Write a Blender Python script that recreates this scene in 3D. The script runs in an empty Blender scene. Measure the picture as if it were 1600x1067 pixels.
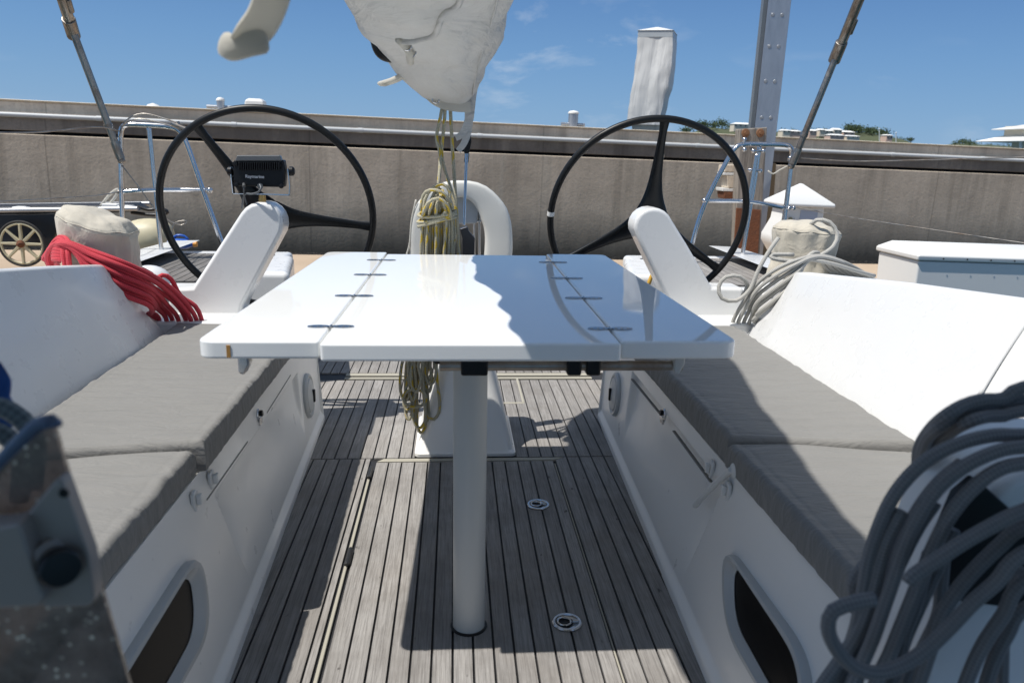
import bpy, bmesh, math, random
from math import sin, cos, tan, pi, radians, sqrt, atan2, exp
from mathutils import Vector, Matrix, noise
V = Vector
scene = bpy.context.scene
random.seed(7)

# ------------------------------------------------------------------ camera and frames
# Boat frame: X across, Y towards the stern, Z up from the cockpit sole.  The boat heels
# slightly, so boat objects are turned by RB into the level frame of the dock and wall.
H, F = 1.125, 1200.0
yaw, pit, roll, heel = radians(4.39), radians(13.95), 0.02, 0.021
fw = V((sin(yaw)*cos(pit), cos(yaw)*cos(pit), -sin(pit)))
r0 = V((cos(yaw), -sin(yaw), 0)); u0 = r0.cross(fw)
rt = (r0 + roll*u0).normalized(); up = (u0 - roll*r0).normalized()
CAM = V((0, 0, H))
RB = Matrix.Rotation(-heel, 4, 'Y')
RB3 = RB.to_3x3()
def ray(x, y): return fw + (x-800)/F*rt - (y-533.5)/F*up
def bY(x, y, Y): d = ray(x, y); return CAM + d*(Y/d.y)
def bX(x, y, X): d = ray(x, y); return CAM + d*(X/d.x)
def bZ(x, y, Z): d = ray(x, y); return CAM + d*((Z-H)/d.z)
def bP(x, y, p, n): d = ray(x, y); return CAM + d*((p-CAM).dot(n)/d.dot(n))
CT = RB3 @ CAM
def rayT(x, y): return RB3 @ ray(x, y)
def tY(x, y, Y): d = rayT(x, y); return CT + d*((Y-CT.y)/d.y)
def tZ(x, y, Z): d = rayT(x, y); return CT + d*((Z-CT.z)/d.z)
def tP(x, y, p, n): d = rayT(x, y); return CT + d*((p-CT).dot(n)/d.dot(n))

cam = bpy.data.cameras.new('camera'); cam.sensor_width = 36; cam.lens = 36*F/1600
cam.clip_start = 0.02; cam.clip_end = 20000
co = bpy.data.objects.new('camera', cam); scene.collection.objects.link(co)
M = Matrix.Identity(4)
for i, a in enumerate((rt, up, -fw)):
    for j in range(3): M[j][i] = a[j]
M.translation = CAM
co.matrix_world = RB @ M
scene.camera = co
cam.dof.use_dof = True; cam.dof.focus_distance = 3.0; cam.dof.aperture_fstop = 5.6

# ------------------------------------------------------------------ materials
def mat(name, color=(.8,.8,.8), rough=.5, metal=0, **k):
    m = bpy.data.materials.new(name); m.use_nodes = True
    b = m.node_tree.nodes['Principled BSDF']
    b.inputs['Base Color'].default_value = (*color, 1)
    b.inputs['Roughness'].default_value = rough; b.inputs['Metallic'].default_value = metal
    for kk, v in k.items(): b.inputs[kk.replace('_', ' ')].default_value = v
    return m
class N:
    def __init__(s, m): s.t = m.node_tree; s.b = s.t.nodes['Principled BSDF']
    def n(s, ty, ins=None, **props):
        x = s.t.nodes.new(ty)
        for k, v in props.items(): setattr(x, k, v)
        for k, v in (ins or {}).items():
            if isinstance(v, bpy.types.NodeSocket): s.t.links.new(v, x.inputs[k])
            else: x.inputs[k].default_value = v
        return x
    def link(s, a, b): s.t.links.new(a, b)
    def coord(s, which='Object', scale=(1,1,1)):
        c = s.n('ShaderNodeTexCoord'); m = s.n('ShaderNodeMapping', {'Vector': c.outputs[which], 'Scale': scale}); return m.outputs[0]
    def noise(s, vec, scale, detail=4, rough=.55, dist=0):
        return s.n('ShaderNodeTexNoise', {'Vector': vec, 'Scale': scale, 'Detail': detail, 'Roughness': rough, 'Distortion': dist}).outputs[0]
    def ramp(s, fac, stops):
        r = s.n('ShaderNodeValToRGB', {'Fac': fac}); e = r.color_ramp.elements
        while len(e) > 1: e.remove(e[0])
        e[0].position = stops[0][0]; e[0].color = col4(stops[0][1])
        for p, c in stops[1:]:
            q = e.new(p); q.color = col4(c)
        return r.outputs[0]
    def mix(s, fac, a, b, blend='MIX'):
        x = s.n('ShaderNodeMix', data_type='RGBA', blend_type=blend)
        for i, v in ((0, fac), (6, a), (7, b)):
            if isinstance(v, bpy.types.NodeSocket): s.t.links.new(v, x.inputs[i])
            else: x.inputs[i].default_value = v if i == 0 else col4(v)
        return x.outputs[2]
    def math(s, op, a, b=0.0, c=0.0):
        x = s.n('ShaderNodeMath', operation=op)
        for i, v in enumerate((a, b, c)):
            if isinstance(v, bpy.types.NodeSocket): s.t.links.new(v, x.inputs[i])
            else: x.inputs[i].default_value = v
        return x.outputs[0]
    def bump(s, h, strength=.3, dist=.01, prev=None):
        x = s.n('ShaderNodeBump', {'Height': h, 'Strength': strength, 'Distance': dist})
        if prev is not None: s.link(prev, x.inputs['Normal'])
        s.link(x.outputs[0], s.b.inputs['Normal']); return x.outputs[0]
    def color(s, v): s.link(v, s.b.inputs['Base Color'])
    def rough(s, v): s.link(v, s.b.inputs['Roughness'])
def col4(c):
    if isinstance(c, (int, float)): return (c, c, c, 1)
    return (*c, 1) if len(c) == 3 else c

# gelcoat
def gelcoat(name, c=(.78,.785,.78), dirt=.06, rough=.3, coat=.25):
    m = mat(name, c, rough, Coat_Weight=coat, Coat_Roughness=.12); n = N(m)
    v = n.coord()
    a = n.noise(v, 2.3, 6, .65); b = n.noise(n.coord(scale=(2, 2, 1.5)), 3, 4)
    f = n.ramp(n.math('MULTIPLY', a, b), [(.14, 1.0), (.32, 0.0)])
    d = tuple(x*.84*y for x, y in zip(c, (1, .985, .94)))
    sp = n.ramp(n.noise(v, 95, 2), [(.74, 0.0), (.8, 1.0)])
    base = n.mix(n.math('MULTIPLY', f, dirt*.5), c, d)
    n.color(n.mix(n.math('MULTIPLY', sp, .05), base, (.35, .33, .3)))
    n.rough(n.ramp(n.noise(v, 14, 5), [(.3, rough*.75), (.7, rough*1.35)]))
    n.bump(n.noise(v, 2.2, 1), .05, .02)
    return m
GEL = gelcoat('gelcoat_white', (.72, .725, .72))
GEL_IN = gelcoat('gelcoat_cream', (.82, .81, .78), .06, .35)
GEL_TABLE = gelcoat('gelcoat_table', (.84, .85, .84), .03, .05, .0)
_b = GEL_TABLE.node_tree.nodes['Principled BSDF']; _b.inputs['Coat Roughness'].default_value = .015; _b.inputs['Coat IOR'].default_value = 1.6
for l in list(GEL_TABLE.node_tree.links):
    if l.to_socket == _b.inputs['Normal'] or l.to_socket == _b.inputs['Roughness']: GEL_TABLE.node_tree.links.remove(l)
_b.inputs['Roughness'].default_value = .035; _b.inputs['IOR'].default_value = 1.55
GEL_GREY = gelcoat('gelcoat_light_grey', (.43, .445, .445), .04, .4)

# weathered teak : every plank of the mesh takes its own tone
def teak(name, k=1.0):
    m = mat(name, (.3, .28, .25), .8); n = N(m)
    g = n.n('ShaderNodeNewGeometry').outputs['Random Per Island']
    base = n.ramp(g, [(0, (.275*k, .262*k, .248*k)), (.5, (.32*k, .306*k, .29*k)), (1, (.37*k, .355*k, .338*k))])
    off = n.n('ShaderNodeVectorMath', {0: n.coord(), 1: n.n('ShaderNodeCombineXYZ', {'X': n.math('MULTIPLY', g, 31.0), 'Y': n.math('MULTIPLY', g, 17.0)}).outputs[0]}, operation='ADD').outputs[0]
    st = n.n('ShaderNodeMapping', {'Vector': off, 'Scale': (330, 9, 60)}).outputs[0]
    grain = n.noise(st, 1.0, 6, .7, .3)
    st2 = n.n('ShaderNodeMapping', {'Vector': off, 'Scale': (90, 3.2, 20)}).outputs[0]
    g2 = n.noise(st2, 1.0, 4, .6)
    blot = n.noise(n.coord(), 4.5, 6, .65)
    c = n.mix(n.ramp(grain, [(.35, .75), (.58, 0.0)]), base, (.13*k, .12*k, .112*k))
    c = n.mix(n.ramp(g2, [(.5, 0.0), (.8, .5)]), c, (.47*k, .45*k, .425*k))
    c = n.mix(n.ramp(blot, [(.35, .45), (.55, 0.0)]), c, (.15*k, .135*k, .12*k))
    sp = n.ramp(n.noise(n.coord(scale=(1, .5, 1)), 38, 2, .5), [(.72, 0.0), (.77, .8)])
    c = n.mix(sp, c, (.05, .045, .04))
    warm = n.ramp(n.noise(n.coord(), 1.7, 3), [(.5, 0.0), (.7, .2)])
    c = n.mix(warm, c, (.36*k, .30*k, .24*k))
    n.color(c)
    n.bump(n.math('ADD', grain, n.math('MULTIPLY', g2, .5)), .55, .0022)
    n.rough(n.ramp(grain, [(.3, .7), (.7, .88)]))
    return m
TEAK = teak('weathered_teak', .92)
CAULK = mat('black_caulking', (.018, .018, .02), .6)
# cushion cloth
def cloth(name, c, weave=900, wr=1.0, warm=0):
    m = mat(name, c, .85, Sheen_Weight=.15); n = N(m); v = n.coord()
    big = n.noise(v, 3, 6, .7)
    n.color(n.mix(n.ramp(big, [(.3, .5), (.65, 0.0)]), c, tuple(x*.86 for x in c)))
    fine = n.noise(n.coord(scale=(1, 1, .6)), weave, 2)
    wrk = n.noise(n.coord(scale=(3, 11, 5)), 2.2, 5, .6, .8)
    p = n.bump(wrk, .75*wr, .014)
    n.bump(fine, .25, .001, p)
    return m
CUSH = cloth('grey_cushion_cloth', (.205, .20, .188))
CANVAS = cloth('beige_winch_canvas', (.52, .48, .40), 500, .8)
SAIL = mat('white_sail_cloth', (.72, .715, .69), .6); n = N(SAIL)
n.color(n.mix(n.ramp(n.noise(n.coord(scale=(1,1,2)), 6, 6, .65), [(.3, .6), (.6, 0.0)]), (.68, .675, .66), (.55, .54, .51)))
p = n.bump(n.noise(n.coord(scale=(2, 1.2, 6)), 2.6, 5, .55, 1.6), .8, .03); n.bump(n.noise(n.coord(), 22, 4, .6, .4), .3, .006, p)
tr = n.n('ShaderNodeBsdfTranslucent', {'Color': (.7, .69, .64, 1)})
mx = n.n('ShaderNodeMixShader', {0: .22, 1: n.b.outputs[0], 2: tr.outputs[0]})
n.link(mx.outputs[0], n.t.nodes['Material Output'].inputs['Surface'])
WEB = cloth('white_webbing', (.72, .70, .64), 700, .4)
n = N(WEB); tr = n.n('ShaderNodeBsdfTranslucent', {'Color': (.8, .77, .70, 1)}); mx = n.n('ShaderNodeMixShader', {0: .45, 1: n.b.outputs[0], 2: tr.outputs[0]})
n.link(mx.outputs[0], n.t.nodes['Material Output'].inputs['Surface'])
STEEL = mat('polished_stainless', (.62, .62, .62), .16, 1); n = N(STEEL)
n.rough(n.ramp(n.noise(n.coord(), 30, 4), [(.3, .14), (.7, .2)]))
n.color(n.mix(n.ramp(n.noise(n.coord(), 11, 5, .7), [(.6, 0.0), (.75, .6)]), (.62, .62, .63), (.32, .22, .14)))
RUSTY = mat('tarnished_stainless', (.4, .36, .3), .34, 1); n = N(RUSTY)
n.color(n.mix(n.ramp(n.noise(n.coord(), 9, 6, .7), [(.45, 0.0), (.75, .9)]), (.36, .34, .31), (.17, .11, .07)))
n.rough(n.ramp(n.noise(n.coord(), 20, 4), [(.3, .28), (.7, .6)]))
ALU = mat('weathered_aluminium', (.42, .44, .46), .42, .85); n = N(ALU)
n.color(n.mix(n.noise(n.coord(scale=(3, 3, .7)), 5, 6, .7), (.30, .32, .35), (.55, .56, .58)))
BLACK = mat('black_rubber_grip', (.008, .009, .010), .42, Specular_IOR_Level=.3)
BLACKP = mat('black_plastic', (.008, .008, .009), .4, Specular_IOR_Level=.3); n = N(BLACKP); n.bump(n.noise(n.coord(), 300, 2), .15, .001)
CARBON = mat('black_painted_spoke', (.007, .008, .009), .3, Specular_IOR_Level=.3)
DARKG = mat('dark_smoked_glass', (.008, .007, .007), .3, Specular_IOR_Level=.1)
BRASS = mat('brass_fitting', (.45, .30, .12), .35, 1)
WPLAST = mat('white_plastic', (.72, .72, .70), .4)
CREAMP = mat('cream_plastic', (.60, .55, .38), .5); n = N(CREAMP); n.color(n.mix(n.noise(n.coord(), 18, 5), (.62, .56, .38), (.42, .37, .24)))
GREYT = mat('cream_hinge_strip', (.36, .34, .28), .8)
LGREYP = mat('pale_grey_plastic', (.40, .43, .45), .35)
FLECK = mat('ink_white', (.62, .63, .65), .5)
RUSTM = mat('brown_rust', (.16, .07, .035), .9); n = N(RUSTM); n.color(n.mix(n.noise(n.coord(), 16, 6, .7), (.24, .085, .035), (.07, .035, .022))); n.bump(n.noise(n.coord(), 50, 5), .8, .01)
RUSTSTAIN = mat('rust_streak', (.42, .22, .06), .4)
# rope: u runs round, v runs along (metres)
def rope(name, c, c2, fleck=None, pitch=90):
    m = mat(name, c, .8, Sheen_Weight=.1); n = N(m)
    uv = n.n('ShaderNodeUVMap').outputs[0]
    s = n.n('ShaderNodeSeparateXYZ', {0: uv}); U, W = s.outputs[0], s.outputs[1]
    a = n.math('SINE', n.math('ADD', n.math('MULTIPLY', U, 6.2832*4), n.math('MULTIPLY', W, 6.2832*pitch)))
    b = n.math('SINE', n.math('SUBTRACT', n.math('MULTIPLY', U, 6.2832*4), n.math('MULTIPLY', W, 6.2832*pitch)))
    br = n.math('MULTIPLY', a, b)
    f = n.ramp(n.math('MULTIPLY_ADD', br, .5, .5), [(.25, 0.0), (.75, 1.0)])
    cc = n.mix(f, c2, c)
    cc = n.mix(n.ramp(n.noise(n.coord(), 12, 5), [(.35, .5), (.6, 0.0)]), cc, tuple(x*.7 for x in c))
    if fleck:
        v = n.n('ShaderNodeCombineXYZ', {'X': n.math('MULTIPLY', U, 2.0), 'Y': n.math('MULTIPLY', W, 22.0)}).outputs[0]
        ff = n.ramp(n.noise(v, 1.0, 1, .3), [(.56, 0.0), (.6, 1.0)])
        cc = n.mix(ff, cc, fleck)
    n.color(cc); n.bump(br, .4, .0014)
    return m
ROPE_RED = rope('red_braided_rope', (.66, .05, .075), (.40, .018, .03))
ROPE_WHITE = rope('pale_grey_braided_rope', (.52, .51, .47), (.30, .29, .27))
ROPE_GREY = rope('blue_grey_braided_rope', (.235, .23, .23), (.15, .148, .15), None, 120)
ROPE_YEL = rope('cream_rope_with_yellow_fleck', (.50, .47, .36), (.30, .27, .17), (.55, .38, .03))
# concrete wall
def concrete(name, c, c2, stain=True, tide=None):
    m = mat(name, c, .9); n = N(m); v = n.coord('Object')
    a = n.noise(v, 1.1, 8, .68); b = n.noise(n.coord(scale=(2.2, 2.2, .16)), 1.6, 7, .62); e = n.noise(v, 30, 4)
    cc = n.mix(n.ramp(a, [(.3, 0.0), (.7, 1.0)]), c2, c)
    if stain:
        cc = n.mix(n.ramp(b, [(.50, 0.0), (.66, .5)]), cc, tuple(x*.48 for x in c2))
        cc = n.mix(n.ramp(n.noise(n.coord(scale=(5, 5, .22)), 2.0, 6, .7), [(.5, 0.0), (.75, .3)]), cc, tuple(min(1, x*1.45) for x in c))
        bl = n.noise(n.coord(scale=(1, 1, 1.6)), .55, 5, .6); cc = n.mix(n.ramp(bl, [(.38, .45), (.56, 0.0)]), cc, tuple(x*.62 for x in c2))
        jx = n.math('FRACT', n.math('MULTIPLY_ADD', n.n('ShaderNodeSeparateXYZ', {0: n.n('ShaderNodeNewGeometry').outputs['Position']}).outputs[0], 1/3.05, .62)); jj = n.ramp(jx, [(0.0, 1.0), (.004, 1.0), (.0055, 0.0)]); cc = n.mix(n.math('MULTIPLY', jj, .3), cc, (.05, .045, .04))
        cc = n.mix(n.ramp(n.noise(n.coord(scale=(1.4, 1.4, .1)), 2.3, 5), [(.64, 0.0), (.74, .4)]), cc, (.50, .46, .38))
        cc = n.mix(n.ramp(n.noise(n.coord(scale=(.55, .55, .02)), 1.0, 2), [(.73, 0.0), (.77, .75)]), cc, (.20, .115, .05))
    cc = n.mix(n.ramp(e, [(.35, .3), (.5, 0.0)]), cc, tuple(x*.7 for x in c2))
    if tide:
        z = n.n('ShaderNodeSeparateXYZ', {0: n.n('ShaderNodeNewGeometry').outputs['Position']}).outputs[2]
        h = n.math('ADD', z, n.math('MULTIPLY', n.math('SUBTRACT', b, .5), .55))
        f = n.ramp(n.math('MULTIPLY_ADD', h, 1.0/(tide[1]-tide[0]), -tide[0]/(tide[1]-tide[0])), [(0.0, 1.0), (.5, .82), (1.0, 0.0)])
        cc = n.mix(f, cc, (.020, .019, .017))
    n.color(cc); p = n.bump(a, .35, .03); n.bump(e, .3, .008, p)
    return m

# ------------------------------------------------------------------ mesh helpers
def link(o, parent=None):
    scene.collection.objects.link(o)
    if parent is not None: o.parent = parent
    return o
ROOTS = []
def thing(name, label, cat, frame='B', group=None, kind=None):
    o = bpy.data.objects.new(name, None); link(o); o.empty_display_size = .1
    return tag(o, label, cat, frame, group, kind)
def tag(o, label=None, cat=None, frame='B', group=None, kind=None):
    if label: o['label'] = label
    if cat: o['category'] = cat
    if group: o['group'] = group
    if kind: o['kind'] = kind
    ROOTS.append((o, frame)); return o
class MB:
    def __init__(s): s.v = []; s.f = []; s.uv = []; s.mi = []; s.cur = 0; s.pc = []
    def add(s, vs, fs, uvs=None):
        k = len(s.v); s.v += [V(p) for p in vs]
        for i, f in enumerate(fs):
            s.f.append([k+a for a in f]); s.uv.append(uvs[i] if uvs else None); s.mi.append(s.cur)
        s.pc.append((k, len(s.v), len(s.f)-len(fs), len(s.f)))
        return s
    def box(s, c, d, rot=None):
        c = V(c); x, y, z = (q/2 for q in d)
        vs = [V((a*x, b*y, e*z)) for e in (-1, 1) for b in (-1, 1) for a in (-1, 1)]
        if rot is not None: vs = [rot @ q for q in vs]
        return s.add([c+q for q in vs], [(0,2,3,1), (4,5,7,6), (0,1,5,4), (2,6,7,3), (0,4,6,2), (1,3,7,5)])
    def box2(s, a, b):
        a, b = V(a), V(b); return s.box((a+b)/2, [abs(q) for q in (b-a)])
    def prism(s, poly, vec):
        vec = V(vec); n_ = len(poly); P = [V(q) for q in poly]
        nrm = V((0, 0, 0))
        for i in range(n_): nrm += P[i].cross(P[(i+1) % n_])
        flip = nrm.dot(vec) < 0
        fs = [tuple(range(n_-1, -1, -1)), tuple(range(n_, 2*n_))] + [(i, (i+1) % n_, n_+(i+1) % n_, n_+i) for i in range(n_)]
        if flip: fs = [tuple(reversed(f)) for f in fs]
        return s.add(P + [q+vec for q in P], fs)
    def loft(s, rings, closed=True, caps=True):
        m_ = len(rings[0]); vs = [q for r in rings for q in r]; fs = []
        for i in range(len(rings)-1):
            for j in range(m_ if closed else m_-1):
                a, b = i*m_+j, i*m_+(j+1) % m_; fs.append((a, b, b+m_, a+m_))
        if caps and closed:
            fs.append(tuple(range(m_-1, -1, -1))); k = (len(rings)-1)*m_; fs.append(tuple(range(k, k+m_)))
        return s.add(vs, fs)
    def lathe(s, c, prof, n_=24, axis=(0, 0, 1), x0=None):
        c = V(c); az = V(axis).normalized(); ax = (V(x0) if x0 else az.orthogonal()).normalized(); ay = az.cross(ax)
        return s.loft([[c + az*z + (ax*cos(2*pi*j/n_) + ay*sin(2*pi*j/n_))*max(r, 1e-4) for j in range(n_)] for r, z in prof])
    def cyl(s, a, b, r, n_=16, r2=None):
        a, b = V(a), V(b); L = (b-a).length
        return s.lathe(a, [(r, 0), (r if r2 is None else r2, L)], n_, b-a)
    def tube(s, pts, r, n_=10, smooth=True, closed=False, step=.02, caps=True):
        P = [V(p) for p in pts]
        if smooth and len(P) > 2: P = spline(P, step, closed)
        k = len(P); T = []
        for i in range(k):
            a = P[(i-1) % k] if closed or i > 0 else P[0]; b = P[(i+1) % k] if closed or i < k-1 else P[-1]
            d = b-a; T.append(d.normalized() if d.length > 1e-9 else V((0, 0, 1)))
        nx = T[0].orthogonal().normalized(); vs = []; L = 0; Ls = []
        for i in range(k):
            if i: L += (P[i]-P[i-1]).length
            Ls.append(L); nx = (nx - T[i]*nx.dot(T[i])).normalized(); ny = T[i].cross(nx)
            rr = r(i/(k-1)) if callable(r) else r
            for j in range(n_):
                a = 2*pi*j/n_; vs.append(P[i] + (nx*cos(a)+ny*sin(a))*rr)
        fs, uv = [], []
        for i in range(k if closed else k-1):
            for j in range(n_):
                i2 = (i+1) % k; j2 = (j+1) % n_
                fs.append((i*n_+j, i*n_+j2, i2*n_+j2, i2*n_+j))
                l2 = Ls[i2] if i2 else L+.02
                uv.append(((j/n_, Ls[i]), ((j+1)/n_, Ls[i]), ((j+1)/n_, l2), (j/n_, l2)))
        if caps and not closed:
            fs.append(tuple(range(n_-1, -1, -1))); uv.append(None)
            fs.append(tuple(range((k-1)*n_, k*n_))); uv.append(None)
        return s.add(vs, fs, uv)
    def ball(s, c, r, n_=10, sc=(1, 1, 1)):
        c = V(c); m2 = max(6, n_//2+2)
        rings = [[c + V((cos(2*pi*j/n_)*sin(pi*i/m2)*r*sc[0], sin(2*pi*j/n_)*sin(pi*i/m2)*r*sc[1], -cos(pi*i/m2)*r*sc[2])) for j in range(n_)] for i in range(1, m2)]
        return s.loft(rings)
    def each(s, name, m, parent=None, **k):
        out = []
        for v0, v1, f0, f1 in s.pc:
            q = MB(); q.v = s.v[v0:v1]; q.f = [[a-v0 for a in f] for f in s.f[f0:f1]]; q.uv = s.uv[f0:f1]; q.mi = s.mi[f0:f1]
            out.append(q.build(name, m, parent, **k))
        return out
    def build(s, name, m, parent=None, smooth=None, bevel=0, seg=3, sub=0, ba=35):
        me = bpy.data.meshes.new(name); me.from_pydata(s.v, [], s.f)
        for q in (m if isinstance(m, (list, tuple)) else [m]): me.materials.append(q)
        for i, pl in enumerate(me.polygons): pl.material_index = s.mi[i]
        if any(s.uv):
            u = me.uv_layers.new(name='UVMap')
            for i, pl in enumerate(me.polygons):
                if s.uv[i]:
                    for j, li in enumerate(pl.loop_indices): u.data[li].uv = s.uv[i][j]
        me.validate(); me.update()
        if smooth is not None:
            me.shade_smooth()
            if smooth < 180: me.set_sharp_from_angle(angle=radians(smooth))
        o = bpy.data.objects.new(name, me); link(o, parent)
        if bevel:
            b = o.modifiers.new('bevel', 'BEVEL'); b.width = bevel; b.segments = seg; b.limit_method = 'ANGLE'; b.angle_limit = radians(ba)
            b.harden_normals = False
            if smooth is None:
                me.shade_smooth(); me.set_sharp_from_angle(angle=radians(60))
                b.harden_normals = True
        if sub:
            q = o.modifiers.new('sub', 'SUBSURF'); q.levels = sub; q.render_levels = sub
        return o
def spline(P, step=.02, closed=False):
    out = []; k = len(P)
    for i in range(k if closed else k-1):
        if closed: p0, p1, p2, p3 = P[(i-1) % k], P[i], P[(i+1) % k], P[(i+2) % k]
        else:
            p1, p2 = P[i], P[i+1]; p0 = P[i-1] if i else p1*2-p2; p3 = P[i+2] if i < k-2 else p2*2-p1
        m_ = max(2, int((p2-p1).length/step))
        for j in range(m_):
            t = j/m_
            out.append(.5*((2*p1) + (p2-p0)*t + (2*p0-5*p1+4*p2-p3)*t*t + (3*p1-p0-3*p2+p3)*t**3))
    if not closed: out.append(P[-1].copy())
    return out
def sst(a, b, x):
    t = max(0, min(1, (x-a)/(b-a))); return t*t*(3-2*t)
def text(body, size, loc, xdir, nrm, m, parent, name='lettering', ext=.0006, bold=False):
    cu = bpy.data.curves.new(name, 'FONT'); cu.body = body; cu.size = size; cu.extrude = ext; cu.align_x = 'CENTER'; cu.align_y = 'CENTER'
    if bold: cu.offset = size*.02
    t = bpy.data.objects.new(name, cu); scene.collection.objects.link(t); bpy.context.view_layer.update()
    me = bpy.data.meshes.new_from_object(t.evaluated_get(bpy.context.evaluated_depsgraph_get()))
    bpy.data.objects.remove(t)
    x = V(xdir).normalized(); z = V(nrm).normalized(); y = z.cross(x)
    MM = Matrix.Identity(4)
    for i, a in enumerate((x, y, z)):
        for j in range(3): MM[j][i] = a[j]
    MM.translation = V(loc); me.transform(MM); me.materials.clear(); me.materials.append(m)
    return link(bpy.data.objects.new(name, me), parent)
def kids(o): return [c for c in scene.objects if c.parent == o]
def finalize():
    for root, frame in ROOTS:
        K = kids(root); allm = []
        def coll(o):
            if o.type == 'MESH': allm.append(o)
            for c in kids(o): coll(c)
        coll(root)
        pts = [v.co for o in allm for v in o.data.vertices]
        if not pts: continue
        mn = V([min(p[i] for p in pts) for i in range(3)]); mx_ = V([max(p[i] for p in pts) for i in range(3)])
        base = V(((mn.x+mx_.x)/2, (mn.y+mx_.y)/2, mn.z))
        def shift(o, parent_base, my):
            if o.type == 'MESH': o.data.transform(Matrix.Translation(-my))
            o.location = my - parent_base
            for c in kids(o):
                if c.type == 'MESH' and len(c.data.vertices):
                    q = [v.co for v in c.data.vertices]
                    cb = V([(min(p[i] for p in q)+max(p[i] for p in q))/2 for i in range(3)])
                else: cb = my
                shift(c, my, cb)
        shift(root, V((0, 0, 0)), base)
        mw = Matrix.Translation(base)
        root.matrix_world = (RB if frame == 'B' else Matrix.Identity(4)) @ mw
# ================================================================== the boat
CX = .035
boat = thing('sailboat', 'white sailing yacht cockpit with grey teak sole, moored by the concrete sea wall', 'sailboat')
# --- cockpit sole
def planks(mb, x0, x1, y0, y1, z, w=.0475, gap=.0058, jit=True, th=.006):
    x = x0
    while x < x1-.004:
        b = min(x+w-gap, x1)
        mb.box2((x, y0, z-th), (b, y1, z+random.uniform(0, .0007))); x += w
sole = MB(); sole.cur = 1
sole.add([(-2.0, -.4, -.004), (2.05, -.4, -.004), (2.05, 4.75, -.004), (-2.0, 4.75, -.004)], [(0, 1, 2, 3)])
sole.cur = 0
planks(sole, -.66, -.312, .2, 2.695, .003)
planks(sole, -.286, .366, .2, 2.66, .003)
planks(sole, .378, .73, .2, 2.695, .003)
planks(sole, -1.25, -.15, 2.702, 3.70, .003); planks(sole, .235, 1.32, 2.702, 3.70, .003)
planks(sole, -.15, .235, 3.15, 3.70, .003)
planks(sole, -1.25, 1.32, 3.83, 4.72, .003, .0475)
sole_o = sole.build('cockpit_sole', [TEAK, CAULK], boat)
tr = MB()
tr.box2((-.304, .25, -.003), (-.295, 2.60, .0045))
tr.prism([(-.285, 2.664, -.003), (.37, 2.664, -.003), (.41, 2.69, -.003), (-.262, 2.69, -.003)], (0, 0, .009))
tr.box2((.369, 1.35, -.003), (.3735, 2.64, .002))
tr.build('hatch_edge_strip', GREYT, boat, bevel=.002)
tr = MB()
tr.box2((-.55, 3.72, -.003), (-.14, 3.745, .006)); tr.box2((-.55, 3.77, -.003), (.7, 3.81, .008)); tr.box2((.1, 3.72, -.003), (.7, 3.745, .006))
tr.box2((-.21, 3.35, -.003), (-.20, 3.719, .0055)); tr.box2((.31, 3.35, -.003), (.32, 3.719, .0055))
tr.box2((-.21, 3.33, -.003), (-.10, 3.345, .0055)); tr.box2((.17, 3.33, -.003), (.32, 3.345, .0055))
tr.build('sole_trim', GREYT, boat, bevel=.002)
# hatch hinges on the left strip
for (px, py) in ((545, 872), (578, 740)):
    c = bZ(px, py, .006); h = MB(); h.box(c, (.016, .075, .012)); h.cyl(c+V((0, -.045, .006)), c+V((0, .045, .006)), .006, 10)
    h.build('hatch_hinge', mat('dark_hinge', (.05, .05, .05), .4, .6), boat, bevel=.002)
# flush chrome ring pulls
CHR = mat('chrome_pull', (.55, .55, .55), .18, 1)
for (px, py) in ((841, 789), (886, 973)):
    c = bZ(px, py, .004); R = .037
    rp = MB().lathe(c, [(R, 0), (R, .003), (R*.93, .0055), (R*.80, .0055), (R*.76, .002), (R*.3, .0005)], 36).build('ring_pull', CHR, boat, smooth=40)
    MB().lathe(c+V((-.006, 0, .0006)), [(R*.6, 0), (R*.6, .0016), (R*.2, .0016)], 24).build('latch_well', BLACKP, rp)
    MB().tube([c+V((-.007+.016*cos(a), .016*sin(a), .0045)) for a in [i*pi/6 for i in range(12)]], .0028, 8, closed=True, step=.004).cyl(c+V((.013, 0, .0045)), c+V((.028, 0, .0045)), .005, 10).build('finger_ring', CHR, rp, smooth=40)

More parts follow.
